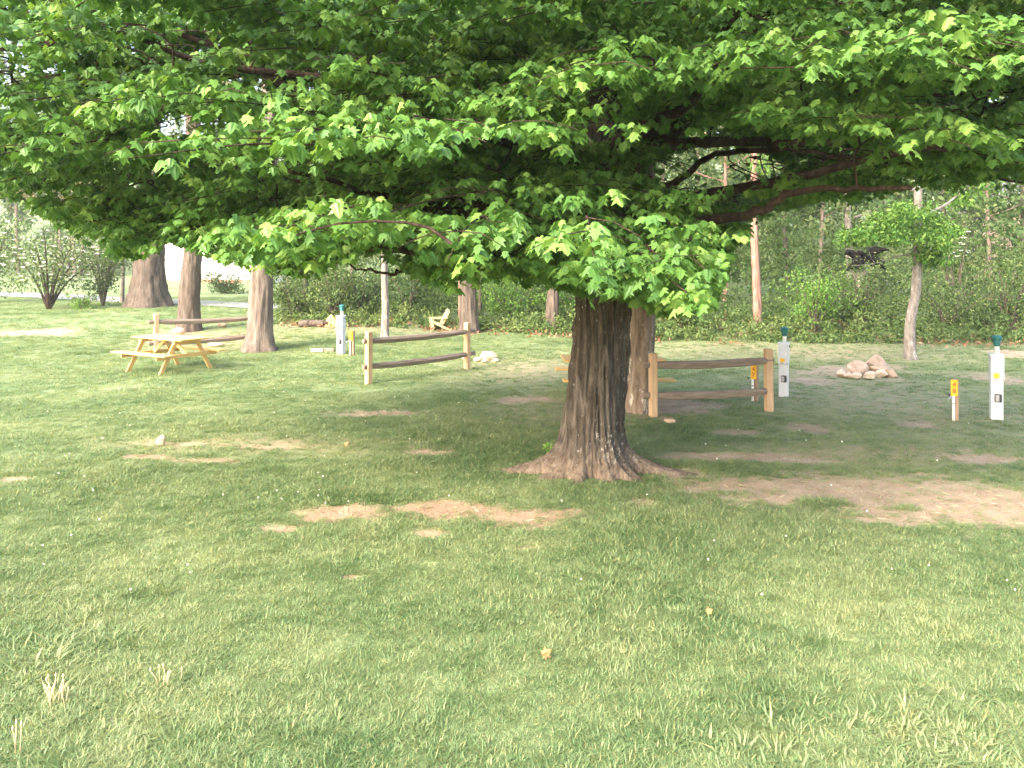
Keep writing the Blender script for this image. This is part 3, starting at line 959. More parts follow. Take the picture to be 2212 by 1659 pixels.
tree('thin_tree', 'thin reddish trunk just left of the reddish scaly tree', 1566, 690, 11, 9, M['red_bark'], M['wood_leaf'], (4.5, 1.8), [(1, 0.02)], None, 1.15, nl=40, size=.16, seed=10)
RT, RTb = tree('leaning_tree', 'pale grey crooked tree standing behind the right rock pile', 1966, 776, 21, 10, M['pale_bark'], M['bright_leaf'], (3.6, 2.2), [(.6, -.01), (1.0, .01), (1.6, .14), (2.5, .19), (3.4, .2)], None, 1.3, nl=60, per=60, size=.12, seed=11,
     extra_branches=[([(.2, 0, 2.62), (-.35, -.05, 2.55), (-.9, -.1, 2.38), (-1.5, -.15, 2.32)], .022), ([(-.9, -.1, 2.38), (-1.05, -.2, 2.5), (-1.15, -.3, 2.66)], .010), ([(.2, 0, 2.8), (-.3, -.25, 3.15), (-.9, -.4, 3.3), (-1.6, -.45, 3.2)], .03), ([(.2, 0, 2.7), (.45, -.2, 3.0), (.75, -.3, 3.1)], .022)])
tree('sapling_tree', 'thin grey sapling beside the massive dark trunk', 264, 655, 8, 6.5, M['pale_bark'], M['wood_leaf'], (2.7, 1.4), [(1, .03)], None, 1.2, nl=35, size=.16, seed=12)
tree('crooked_sapling', 'small brown sapling in the bushes right of the furrowed tree', 656, 684, 12, 6, M['brown_bark'], M['thicket_leaf'], (2.2, 1.3), [(1, .06)], None, 1.3, nl=40, size=.13, seed=13)
tree('back_tree', 'narrow dark trunk right behind the straight reddish brown tree', 1037, 690, 8, 8, M['brown_bark'], M['wood_leaf'], (4.5, 1.6), [(1, 0)], None, 1.2, nl=30, size=.17, seed=14)

# low leafy bough of the crooked tree
def low_bough():
    cs = []
    for k in range(84):
        cs.append((RS.uniform(-1.75, .75), -.35 + RS.normal() * .4, 0))
    cs = np.array(cs)
    cs[:, 2] = 2.98 + .06 * RS.normal(size=len(cs)) + np.maximum(.15, .95 - .55 * np.abs(cs[:, 0] + .2)) * RS.rand(len(cs)) ** 1.3
    ex = np.array([(.45 + RS.normal() * .15, -.3 + RS.normal() * .2, RS.uniform(2.4, 3.0)) for _ in range(14)])
    cs = np.concatenate([cs, ex])
    P, T, N, S = clump_leaves(cs, np.full(len(cs), .23), 75, .085)
    leaves('low_bough', P, T, N, S, OVAL, M['bright_leaf'], RT)
low_bough()

# slim trees far off beyond the lawn and in the wood behind the thicket
FAR = [(118, 'far slim trunk, leftmost in the row beyond the sunny lawn'), (133, 'far slim trunk, second in the row beyond the sunny lawn'), (148, 'far dark trunk in the middle of the row beyond the sunny lawn'),
       (161, 'far pale trunk between two darker ones beyond the sunny lawn'), (176, 'far straight trunk, rightmost in the row beyond the sunny lawn'), (40, 'far trunk seen through the flowering dogwood'), (212, 'far trunk behind the bush left of the massive tree')]
for k, (px, lb) in enumerate(FAR):
    tree('far_tree', lb, px, 596 - (k % 3), 6.5 + 1.5 * (k % 2), 15, M['brown_bark'] if k % 2 == 0 else M['grey_bark'], M['wood_leaf'] if k % 3 else M['tan_leaf'], (5, 3.6), [(1, 0), (4, .2 * (-1) ** k)], 'far trees beyond the sunny lawn', 1.2, nl=45, per=45, size=.32, seed=20 + k)
WOOD = [(1500, 655, 12, 'grey'), (1700, 645, 11, 'brown'), (1770, 652, 9, 'grey'), (1838, 650, 17, 'pale'), (1905, 636, 10, 'brown'), (2045, 645, 12, 'brown'), (2092, 640, 18, 'brown'), (2140, 652, 9, 'grey'), (2205, 650, 14, 'brown'),
        (1440, 650, 9, 'brown'), (1625, 640, 8, 'brown'), (1150, 655, 15, 'red'), (1090, 645, 10, 'grey'), (900, 640, 11, 'brown'), (760, 640, 10, 'grey'), (700, 645, 9, 'brown')]
WL = ['behind the dark lower leaves of the maple', 'behind the green light of the middle power pedestal', 'left of the black mass in the wood', 'pale cut looking trunk under the black mass', 'right of the black mass in the wood',
      'just right of the crooked pale tree in the wood', 'forked dark trunk far back above the right power pedestal', 'thin and grey between the right power pedestal and picture edge', 'at the right picture edge deep in the wood',
      'behind the lichen spotted tree', 'just left of the reddish scaly tree', 'orange tinted trunk in the thicket left of the maple', 'deep in the thicket between the chair and the maple', 'deep in the wood behind the wooden chair',
      'in the bushes right of the left power pedestal', 'in the bushes behind the left power pedestal']
for k, ((px, py, w, bk), lb) in enumerate(zip(WOOD, WL)):
    tree('wood_tree', 'woodland trunk ' + lb, px, py, w, 11 + (k * 37 % 5), M[bk + '_bark'], M[('wood_leaf', 'thicket_leaf', 'bright_leaf')[k % 3]], (3.8, 2.9), [(1, 0), (4, .15 * (-1) ** k)], 'trees in the wood behind the thicket', 1.15, nl=55, per=45, size=.2, seed=40 + k)

# ------------------------------------------------------------------ shrubs and undergrowth
def shrub(name, label, px, py, w, h, n, size, mat, z0=.05, stems=7, flowers=0, group=None, cat='shrub', gap=.3, stem_mat='brown_bark'):
    b = at(px, py)
    root = thing(name, label, cat, b, 0, group)
    mb = MB(); cs = []
    for k in range(stems):
        az = k * 2.4 + random.random(); ln = random.uniform(.5, 1)
        tip = np.array([math.cos(az) * w * .5 * ln, math.sin(az) * w * .4 * ln, h * random.uniform(.6, .95)])
        p = spline([(0, 0, -.05), tip * np.array([.35, .35, .5]), tip], 9)
        mb.tube(p, np.linspace(.02 + .012 * h, .006, 9), 6, .08)
        for q in range(max(3, n // stems)):
            f = random.uniform(max(gap, z0 / max(h, .1)), 1.08)
            c = p[0] * 0 + np.array([np.interp(f, np.linspace(0, 1, 9), p[:, i]) for i in range(3)])
            c = c + RS.normal(size=3) * np.array([w * .14, w * .12, h * .08])
            c[2] = max(c[2], z0 + .08)
            cs.append(c)
    mb.build('stems', M[stem_mat], root)
    cs = np.array(cs)
    P, T, N, S = clump_leaves(cs, np.full(len(cs), .13 * (w + h) / 2 + .06), 26, size)
    P[:, 2] = np.maximum(P[:, 2], .02)
    leaves('foliage', P, T, N, S, OVAL, M[mat], root)
    if flowers:
        k = RS.randint(0, len(cs), flowers)
        for q in range(4):
            pass
        c = cs[k] + RS.normal(size=(flowers, 3)) * np.array([w * .07, w * .07, h * .03]) + np.array([0, -.05, .07])
        Pf = np.repeat(c, 4, 0); a = np.tile(np.arange(4) * PI / 2, flowers) + np.repeat(RS.rand(flowers) * 3, 4)
        Tf = np.stack([np.cos(a), np.sin(a) , np.full(len(a), .15)], 1)
        Nf = np.tile(np.array([[0.1, -.6, 1.0]]), (len(a), 1))
        leaves('blossoms', Pf, Tf, Nf, np.full(len(a), .085), OVAL, M['blossom'], root)
    return root


shrub('dogwood', 'spreading dogwood with white blossoms at the left picture edge', 105, 668, 4.2, 3.6, 150, .11, 'thicket_leaf', .9, 9, 130, cat='tree', gap=.36, stem_mat='limb_bark')
shrub('dogwood', 'yellowish bush crowded against the dogwood at the left picture edge', -30, 655, 3.2, 4.4, 130, .12, 'wood_leaf', .5, 8, 60, gap=.3, stem_mat='limb_bark')
shrub('bush', 'loose green bush between the dogwood and the massive dark trunk', 222, 660, 2.2, 3.2, 130, .10, 'thicket_leaf', .1, 9)
shrub('bush', 'low leafy plant at the left foot of the massive dark trunk', 176, 668, 1.2, .7, 30, .08, 'bright_leaf', .05, 6, gap=.1)
shrub('evergreen_shrub', 'dark evergreen bough bush in front of the white shed', 490, 634, 2.7, 1.3, 70, .12, 'dark_leaf', .1, 8, gap=.15)
shrub('bush', 'green bush just right of the furrowed tree', 632, 690, 1.9, 2.1, 80, .085, 'thicket_leaf', .05, 8)
shrub('bush', 'bushy green shrub behind the left power pedestal', 720, 694, 2.0, 2.2, 90, .085, 'thicket_leaf', .05, 8)
shrub('bush', 'dark shrub between the left power pedestal and the slim pale tree', 785, 690, 1.9, 2.0, 80, .085, 'dark_leaf', .05, 8)
shrub('bush', 'dark green shrub left of the wooden chair', 885, 692, 2.0, 2.3, 90, .085, 'dark_leaf', .05, 8)
shrub('bush', 'light green shrub right of the straight reddish brown tree', 1095, 700, 2.1, 1.5, 80, .08, 'bright_leaf', .03, 8)
shrub('bush', 'light green shrub between the dark trunk and the maple', 1235, 706, 1.6, 1.3, 60, .08, 'bright_leaf', .03, 8)
shrub('bush', 'low green shrub right of the lichen spotted tree', 1470, 722, 2.0, 1.35, 80, .075, 'thicket_leaf', .03, 8)
shrub('bush', 'tall light green shrub behind the middle power pedestal', 1760, 722, 2.3, 2.2, 110, .075, 'bright_leaf', .03, 9)
shrub('bush', 'tall bushy shrub behind the right rock pile', 1860, 716, 2.3, 2.3, 110, .075, 'thicket_leaf', .03, 9)
shrub('bush', 'green shrub right of the crooked pale tree', 2050, 720, 2.4, 2.0, 110, .075, 'thicket_leaf', .03, 9)
shrub('bush', 'tall grey green shrub at the right picture edge', 2180, 720, 2.4, 2.6, 120, .075, 'thicket_leaf', .03, 9)
shrub('dogwood', 'flowering dogwood branch in the wood right of the crooked tree', 2065, 690, 2.0, 3.4, 40, .09, 'wood_leaf', 2.2, 5, 26, gap=.7, cat='tree')


def undergrowth():
    X = []
    pts = [(600, 702), (760, 708), (900, 712), (1060, 720), (1250, 728), (1420, 738), (1600, 742), (1800, 745), (2000, 745), (2300, 747), (2700, 750)]
    W = np.array([[p.x, p.y] for p in (at(*q) for q in pts)])
    n = 4600
    t = RS.rand(n) ** 1.0
    fx = W[0, 0] + (W[-1, 0] - W[0, 0]) * t
    fy = np.interp(fx, W[:, 0], W[:, 1])
    dep = RS.rand(n) ** 1.2 * 11
    y = fy + dep + .2
    x = fx + RS.normal(size=n) * .3 + (dep * fx / np.maximum(fy, 1)) * 1.0
    right = sstep(-2, 5, fx)
    hmax = (.22 + .5 * np.minimum(dep / 2, 1)) + (.6 + 2.2 * right) * sstep(1.6, 8, dep)
    hmax = hmax * (.15 + 1.6 * fbm(x / 2.2, y / 2.2, 55, 2))
    z = gz(x, y) + hmax * RS.rand(n) ** .6
    c = np.stack([x, y, z], 1)
    P, T, N, S = clump_leaves(c, .10 + .14 * RS.rand(n), 30, .092, .75)
    P[:, 2] = np.maximum(P[:, 2], gz(P[:, 0], P[:, 1]) + .01)
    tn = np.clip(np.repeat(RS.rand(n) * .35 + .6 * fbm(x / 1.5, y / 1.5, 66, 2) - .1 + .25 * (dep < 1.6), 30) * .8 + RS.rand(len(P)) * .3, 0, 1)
    o = leaves('undergrowth', P, T, N, S, OVAL, M['thicket_leaf'], None, tn)
    tag(o, 'tangled leafy thicket along the edge of the wood', 'undergrowth', None, 'stuff')
    # dead leaves along its foot
    n = 9000
    fx = RS.uniform(W[0, 0], W[-1, 0], n); fy = np.interp(fx, W[:, 0], W[:, 1])
    y = fy + RS.uniform(-.5, 5, n) ; x = fx
    m = fbm(x / 1.2, y / 1.2, 91) > .42
    x = x[m]; y = y[m]; n = len(x)
    P = np.stack([x, y, gz(x, y) + RS.uniform(.01, .10, n)], 1)
    o = leaves('leaf_litter', P, rand_dirs(n), rand_dirs(n) * .7 + np.array([0, -.2, .8]), RS.uniform(.07, .13, n), OVAL, M['litter_leaf'])
    tag(o, 'rusty brown dead leaves along the foot of the thicket', 'leaf litter', None, 'stuff')
undergrowth()


def far_wood():
    """the wood beyond, one mass on the rising ground"""
    n = 3800
    x = RS.uniform(-75, 80, n); y = RS.uniform(62, 120, n)
    lane = (x > -45) & (x < -22) & (y < 78)
    x = x[~lane]; y = y[~lane]; n = len(x)
    h = .6 + 26 * RS.rand(n) ** 1.25
    c = np.stack([x, y, gz(x, y) + h], 1)
    P, T, N, S = clump_leaves(c, RS.uniform(.8, 1.9, n), 38, .5)
    tn = np.clip(np.repeat(RS.rand(n), 38) * .9 + RS.rand(len(P)) * .25, 0, 1)
    o = leaves('far_wood', P, T, N, S, OVAL, M['wood_leaf'], None, tn)
    tag(o, 'far wooded slope seen in gaps under and between the leaves', 'wood', None, 'stuff')
    n = 3000
    x = RS.uniform(-9, 52, n); y = RS.uniform(31, 62, n)
    k = x > -.25 * y; x = x[k]; y = y[k]; n = len(x)
    h = .4 + 9.5 * RS.rand(n) ** 1.15
    c = np.stack([x, y, gz(x, y) + h], 1)
    P, T, N, S = clump_leaves(c, RS.uniform(.45, 1.1, n), 40, .24)
    tn = np.clip(np.repeat(RS.rand(n), 40) * .9 + RS.rand(len(P)) * .25, 0, 1)
    o = leaves('wood_understory', P, T, N, S, OVAL, M['wood_leaf'], None, tn)
    tag(o, 'leafy understory of the wood behind the thicket', 'understory', None, 'stuff')
far_wood()

# ------------------------------------------------------------------ things on the lawn
def make_table():
    t = thing('picnic_table', 'new yellow pine picnic table on the grass by the left fence', 'picnic table', (0, 0, 0), 0, 'picnic tables on the lawn')
    w = M['pine_wood']
    L = 1.62; Ls = 1.74
    mb = MB()
    for k in range(5): mb.box((0, (k - 2) * .142, .735), (L, .136, .036), None, .006)
    mb.build('tabletop', w, t)
    for s in (-1, 1):
        mb = MB()
        for k in (-.5, .5): mb.box((0, s * .655 + k * .13, .432), (Ls, .125, .036), None, .006)
        mb.build('seat', w, t)
    for sx in (-1, 1):
        x = sx * .56
        mb = MB(); mb.bar((x, -.74, .37), (x, .74, .37), .036, .088, .005); mb.build('crossbeam', w, t)
        mb = MB(); mb.bar((x, -.33, .675), (x, .33, .675), .036, .082, .005); mb.build('top_bearer', w, t)
        for sy in (-1, 1):
            mb = MB(); mb.bar((x - sx * .037, sy * .62, -.02), (x - sx * .037, sy * .24, .715), .036, .092, .005, (0, 1, 0)); mb.build('leg', w, t)
        mb = MB(); mb.bar((x - sx * .04, 0, .38), (sx * .12, 0, .70), .036, .082, .005); mb.build('brace', w, t)
    return t


tab = make_table()
p = at(367, 799); tab.location = p; tab.rotation_euler.z = math.radians(-30); tab.scale = (1.07, 1.07, 1.0)
t2 = copy_tree(tab); p = at(1322, 856); t2.location = p; t2.rotation_euler.z = math.radians(2); t2.scale = (1.12, 1.12, .95)
t2['label'] = 'yellow pine picnic table mostly hidden behind the maple trunk'


def make_fence(lab, a, b, h1, h2, over0, over1):
    """a, b: feet of the two posts"""
    t = thing('rail_fence', lab, 'fence', a, 0, 'short split rail fence sections')
    d = Vector(b) - Vector(a)
    az = math.atan2(d.y, d.x); t.rotation_euler.z = az
    Lh = math.hypot(d.x, d.y); dz = d.z
    for (x, z, h) in ((0, 0, h1), (Lh, dz, h2)):
        mb = MB(); mb.box((0, 0, h / 2 - .06), (.115, .125, h + .12), None, .012)
        o = mb.build('post', M['post_wood'], t, (x, 0, z))
        o.rotation_euler = (random.uniform(-.015, .015), random.uniform(-.02, .02), random.uniform(-.06, .06))
    for f in (.82, .33):
        n = 22; pts = []; V = []; F_ = []
        for i in range(n):
            s = i / (n - 1); x = -over0 + s * (Lh + over0 + over1)
            z = f * h1 + (dz + f * (h2 - h1)) * (x / Lh) - .035 * math.sin(PI * s) + random.uniform(-.003, .003)
            e = min(1, max(.0, (min(x + .02, Lh + .02 - x)) / .35))
            e = max(0, e)
            w = .044 + .026 * e + random.uniform(-.002, .002); hh = .064 + .018 * e + random.uniform(-.002, .002)
            y0 = .012 * math.sin(5 * s)
            # split rail: wedge section, broad weathered top, undercut below
            for (sy, sz) in ((-1, .25), (-.55, .9), (.2, 1.0), (.95, .55), (.8, -.35), (.1, -1.0), (-.7, -.75)):
                V.append((x, y0 + sy * w, z + sz * hh * .8))
        m = 7
        for i in range(n - 1):
            for k in range(m):
                k2 = (k + 1) % m
                F_.append((i * m + k, (i + 1) * m + k, (i + 1) * m + k2, i * m + k2))
        F_.append(tuple(range(m))); F_.append(tuple(((n - 1) * m + k) for k in range(m))[::-1])
        MB().add(V, F_).build('rail', M['rail_wood'], t)
    return t


make_fence('split rail fence section right of the maple, beside the middle power pedestal', at(1411, 898), at(1661, 888), 1.0, 1.02, .16, .07)
make_fence('split rail fence section in the middle, in front of the slim pale tree', at(796, 829), at(1009, 798), 1.06, 1.06, .13, .22)
make_fence('split rail fence section on the left, behind the yellow picnic table', at(337, 772), at(540, 752), 1.1, 1.0, .18, .1)


def make_pedestal():
    t = thing('power_pedestal', '', 'power pedestal', (0, 0, 0), 0, 'power pedestals with green lights')
    W, D = .175, .155
    mb = MB(); mb.box((0, 0, .27), (W - .006, D, .66), None, .005); mb.build('lower_cabinet', M['white_paint'], t)
    mb = MB(); mb.box((0, -.012, .805), (W + .012, D + .03, .40), None, .006)
    mb.box((0, .008, .994 + .012), (W + .03, D + .05, .018), None, .004)
    mb.build('upper_cabinet', M['white_paint'], t)
    fr = -.012 - (D + .03) / 2
    d = MB().box((-.002, fr - .007, .80), (W - .01, .014, .375), None, .004).build('door', M['white_paint'], t)
    MB().box((-.015, fr - .0155, .69), (.082, .003, .072)).build('sticker', M['yellow_paint'], d)
    MB().box((.078, fr - .017, .63), (.012, .008, .03), None, .002).build('latch', M['grey_metal'], d)
    mb = MB(); mb.add([(-.05, fr - .016, .625), (.012, fr - .016, .625), (-.019, fr - .016, .665)], [(0, 1, 2)]); mb.build('warning_mark', M['grey_metal'], d)
    o = MB().box((.012, -D / 2 - .024, .34), (.095, .048, .125), None, .008).build('outlet_cover', M['black_plastic'], t)
    MB().box((-.005, -D / 2 - .051, .34), (.05, .006, .10), None, .002).build('flap', M['grey_metal'], o)
    MB().lathe([(.012, -.008), (.022, -.004), (.022, .004), (.012, .008)], (0, 0, 0), 12).build('lock_knob', M['black_plastic'], t, (W / 2 + .012, .03, .94)).rotation_euler = (0, PI / 2, 0)
    MB().lathe([(.034, 1.0), (.034, 1.13), (.030, 1.135)], (.012, .02, 0), 14).build('neck', M['white_pvc'], t)
    # green light: tapered louvred body under a domed hat
    l = MB().lathe([(.03, 1.130), (.045, 1.145), (.052, 1.17), (.046, 1.176), (.058, 1.185), (.060, 1.205), (.050, 1.212), (.062, 1.220), (.062, 1.238), (.05, 1.245)], (.012, .02, 0), 18).build('light', M['green_plastic'], t)
    MB().lathe([(.05, 1.245), (.082, 1.250), (.080, 1.262), (.068, 1.282), (.045, 1.298), (.012, 1.305)], (.012, .02, 0), 20).build('cap', M['green_plastic'], l)
    return t


PED = make_pedestal()
for k, (px, py, sc, lb, yaw) in enumerate(((2152, 905, 1.0, 'power pedestal nearest the right picture edge, beside the yellow number post', 22), (1693, 856, .97, 'power pedestal right of the right split rail fence', 24), (737, 765, .99, 'power pedestal farthest left, near the slim pale tree', 20))):
    o = PED if k == 0 else copy_tree(PED)
    o.location = at(px, py); o.scale = (sc, sc, sc); o.rotation_euler.z = math.radians(-yaw); o['label'] = lb


def make_number_post(d1, d2, lab, px, py, yaw, sc=1.0):
    t = thing('number_post', lab, 'number post', at(px, py), math.radians(-yaw), 'yellow numbered site posts')
    t.scale = (sc, sc, sc)
    MB().box((.025, .055, .29), (.085, .085, .70), None, .008).build('post', M['grey_post_wood'], t)
    pl = MB().box((0, -.004, .51), (.095, .028, .25), None, .004).build('number_plate', M['yellow_paint'], t)
    for ch, z in ((d1, .545), (d2, .445)):
        cu = bpy.data.curves.new('digit', 'FONT'); cu.body = ch; cu.size = .10; cu.align_x = 'CENTER'; cu.extrude = .0015; cu.resolution_u = 4
        cu.offset = .003
        o = bpy.data.objects.new('digit', cu); COL.objects.link(o); o.parent = pl
        o.location = (0, -.0205, z - .015); o.rotation_euler = (PI / 2, 0, 0)
        cu.materials.append(M['number_red'])
        dg = bpy.context.evaluated_depsgraph_get()
        me = bpy.data.meshes.new_from_object(o.evaluated_get(dg)); mt = o.location.copy(), o.rotation_euler.copy()
        bpy.data.objects.remove(o)
        o = bpy.data.objects.new('digit', me); COL.objects.link(o); o.parent = pl; o.location, o.rotation_euler = mt
    mb = MB(); mb.tube([(-.012, -.02, -.05), (-.012, -.02, .20), (-.015, -.02, .385)], [.021, .021, .021], 12); mb.build('water_pipe', M['white_pvc'], t)
    f = MB().tube([(-.015, -.02, .36), (-.05, -.045, .37), (-.085, -.06, .355), (-.09, -.065, .32)], [.014, .013, .012, .013], 8).build('faucet', M['grey_metal'], t)
    mb = MB(); mb.tube([(-.075, -.055, .375), (-.08, -.06, .41)], [.006, .006], 6)
    mb.bar((-.105, -.075, .412), (-.055, -.045, .412), .012, .01, .002); mb.build('handle', M['black_plastic'], f)
    MB().lathe([(.024, -.012), (.024, .012)], (-.012, -.02, .27), 10).build('clamp', M['grey_metal'], t)
    return t


make_number_post('4', '8', 'yellow topped number post reading 48, near the right power pedestal', 2061, 909, 18)
make_number_post('4', '7', 'yellow topped number post reading 47, seen between rails of the right fence', 1628, 866, 30)
make_number_post('4', '6', 'yellow topped number post reading 46, beside the left power pedestal', 758, 768, 14)


def make_rock(lab, px, py, w, d, h, mat, rz=0, lift=0.0, group=None, seed=0, off=(0, 0), tilt=(0, 0)):
    import bmesh
    bm = bmesh.new(); bmesh.ops.create_icosphere(bm, subdivisions=4, radius=1)
    rs = random.Random(seed)
    pl = [(Vector((rs.gauss(0, 1), rs.gauss(0, 1), rs.gauss(0, 1))).normalized(), rs.uniform(.55, .86)) for _ in range(14)]
    for v in bm.verts:
        c = v.co.copy()
        for nrm, k in pl:
            dd = c.dot(nrm)
            if dd > k: c -= nrm * (dd - k) * .97
        c *= 1 + .05 * (float(vnoise(np.array([c.x * 3 + c.z * 2 + seed]), np.array([c.y * 3 - c.z + 5]), seed)[0]) - .5) * 2
        v.co = Vector((c.x * w / 2, c.y * d / 2, c.z * h / 2))
    me = bpy.data.meshes.new('rock'); bm.to_mesh(me); bm.free()
    me.polygons.foreach_set('use_smooth', [True] * len(me.polygons))
    me.materials.append(mat)
    o = bpy.data.objects.new('rock', me); COL.objects.link(o)
    b = at(px, py); h *= 1.16; o.scale = (1.14, 1.14, 1.16); o.location = (b.x + off[0], b.y + off[1], b.z + h * .36 + lift); o.rotation_euler = (tilt[0], tilt[1], rz)
    return tag(o, lab, 'rock', group)


g = 'rocks of the right fire ring'
RK = [('largest peaked boulder at the back of the right rock pile', 1893, 806, .62, .42, .40, 'rock_tan', .2, .0, (0, .05), (.1, .15)),
      ('rounded boulder leaning left of the largest one in the right rock pile', 1852, 811, .46, .36, .33, 'rock_tan', .5, 0, (0, 0), (0, -.1)),
      ('long slanted slab on the right side of the right rock pile', 1908, 812, .50, .3, .24, 'rock_tan', -.2, .02, (0, 0), (0, .3)),
      ('small pale rock at the left end of the right rock pile', 1817, 814, .22, .2, .17, 'rock_pale', .3, 0, (0, 0), (0, 0)),
      ('small square rock left of the front gap in the right rock pile', 1832, 817, .17, .16, .14, 'rock_pale', .8, 0, (0, 0), (0, 0)),
      ('flat pinkish rock at the front left of the right rock pile', 1851, 819, .24, .18, .14, 'rock_pale', .1, 0, (0, 0), (0, 0)),
      ('oval yellowish rock at the front centre of the right rock pile', 1877, 819, .29, .2, .17, 'rock_pale', -.1, 0, (0, 0), (0, -.2)),
      ('broken rock at the front right of the right rock pile', 1904, 815, .30, .2, .18, 'rock_pale', .3, 0, (0, 0), (0, .1)),
      ('rock at the right end of the right rock pile', 1925, 815, .32, .24, .20, 'rock_tan', .4, 0, (0, 0), (0, .2))]
for k, (lb, px, py, w, d, h, m, rz, lf, of, tl) in enumerate(RK): make_rock(lb, px, py, w, d, h, M[m], rz, lf, g, 300 + k, of, tl)
g = 'pale rocks behind the middle fence'
RK = [('biggest pale rounded rock behind the right post of the middle fence', 1057, 777, .44, .34, .26, 'rock_pale', 0), ('small white rock in front left of the big pale rounded one', 1031, 781, .16, .14, .11, 'rock_pale', .4),
      ('small white rock in front right of the big pale rounded one', 1048, 783, .20, .15, .10, 'rock_pale', .9), ('flat white rock at the right end beside the big pale rounded one', 1071, 781, .2, .14, .09, 'rock_pale', .2),
      ('white rock seen just left of the right post of the middle fence', 1004, 775, .16, .14, .10, 'rock_pale', .5)]
for k, (lb, px, py, w, d, h, m, rz) in enumerate(RK): make_rock(lb, px, py, w, d, h, M[m], rz, 0, g, 330 + k)
make_rock('single white stone in the grass in the left foreground', 348, 962, .13, .11, .14, M['rock_pale'], .3, 0, None, 350)
make_rock('white stone lying behind the left fence above the picnic table', 435, 733, .28, .2, .12, M['rock_pale'], .3, 0, 'stones by the left fence', 351)
make_rock('flat white stone under the lower rail of the left fence', 468, 748, .44, .24, .12, M['rock_pale'], 0, 0, 'stones by the left fence', 352)
make_rock('round stone between the two tall trees behind the left fence', 479, 707, .34, .3, .26, M['rock_tan'], 0, 0, 'stones by the left fence', 353)
make_rock('weathered stone at the left foot of the straight brown tree', 384, 724, .42, .3, .26, M['rock_tan'], .5, 0, 'stones by the left fence', 354)
make_rock('flat tan stone in the grass beside the right fence post', 1448, 912, .22, .16, .06, M['rock_tan'], .2, 0, None, 355)


def make_chair():
    b = at(948, 712)
    t = thing('wooden_chair', 'pale wooden reclining garden chair facing left by the thicket', 'chair', b, math.radians(12))
    t.scale = (.82, .82, .82)
    w = M['pale_pine']
    # local -x is the front
    mb = MB()
    for k in range(5): mb.bar((-.30, -.24 + k * .12, .30), (.12, -.24 + k * .12, .24), .105, .022, .004)
    mb.build('seat', w, t)
    mb = MB()
    for k in range(5): mb.bar((.10, -.24 + k * .12, .22), (.36, -.24 + k * .12, .80 - .03 * abs(k - 2)), .105, .022, .004, (0, 1, 0))
    mb.build('backrest', w, t)
    for s in (-1, 1):
        mb = MB(); mb.bar((-.28, s * .30, -.02), (-.28, s * .30, .44), .03, .10, .004, (1, 0, 0)); mb.build('leg', w, t)
        mb = MB(); mb.bar((.42, s * .28, -.02), (-.22, s * .28, .30), .03, .09, .004); mb.build('leg', w, t)
        mb = MB(); mb.bar((-.36, s * .32, .455), (.30, s * .32, .455), .11, .022, .004); mb.build('armrest', w, t)
make_chair()


def make_log():
    b = at(676, 706)
    t = thing('fallen_log', 'short brown log with pale split end lying by the thicket', 'log', b, .1)
    MB().tube([(-.45, 0, .10), (-.15, .02, .12), (.2, 0, .11), (.5, -.02, .12)], [.10, .115, .11, .12], 12, .06).build('log', M['brown_bark'], t)
    MB().add([(.38, -.12, 0), (.80, -.14, 0), (.86, .06, 0), (.40, .1, 0), (.46, -.08, .28), (.60, -.10, .42), (.78, -.02, .22), (.52, .04, .34)],
             [(0, 1, 5, 4), (1, 2, 6, 5), (2, 3, 7, 6), (3, 0, 4, 7), (4, 5, 6, 7), (3, 2, 1, 0)]).build('split_end', M['pine_wood'], t)
    b = at(697, 760)
    t = thing('timber', 'low weathered timber lying in the grass beside the left power pedestal', 'timber', b, .03)
    MB().bar((-.30, 0, .04), (.02, 0, .05), .12, .085, .008).build('pale_board', M['rock_pale'], t)
    MB().bar((.03, .02, .05), (.30, .02, .05), .10, .09, .008).build('dark_board', M['rail_wood'], t)
make_log()


def make_black_mass():  # near-black tangle of tapering tubes on top of a pale stem
    b = at(1868, 690)
    t = thing('black_mass', 'near-black tangled mass showing in the thicket behind the right rock pile', 'roots', (b.x, b.y, b.z), .2)
    V = []; n = 900
    mb = MB()
    rs = random.Random(3)
    for k in range(34):
        a = rs.uniform(-1.2, 1.2); z = rs.uniform(-.22, .28)
        p0 = (rs.uniform(-.2, .2), 0, 2.1 + rs.uniform(-.1, .1))
        p1 = (a * .4, rs.uniform(-.3, .2), 2.15 + z)
        p2 = (a * .75, rs.uniform(-.5, .2), 2.12 + z * 1.5 - .12 * abs(a))
        mb.tube(spline([p0, p1, p2], 6), [.16, .15, .13, .10, .07, .03], 7, .15)
    mb.build('roots', M['mass_black'], t)  # all the black tubes of the mass as one part
    MB().tube([(-.1, .2, -.1), (-.08, .15, 1.2), (0, .05, 2.1)], [.22, .19, .2], 12, .05).build('stem', M['pale_bark'], t)
make_black_mass()


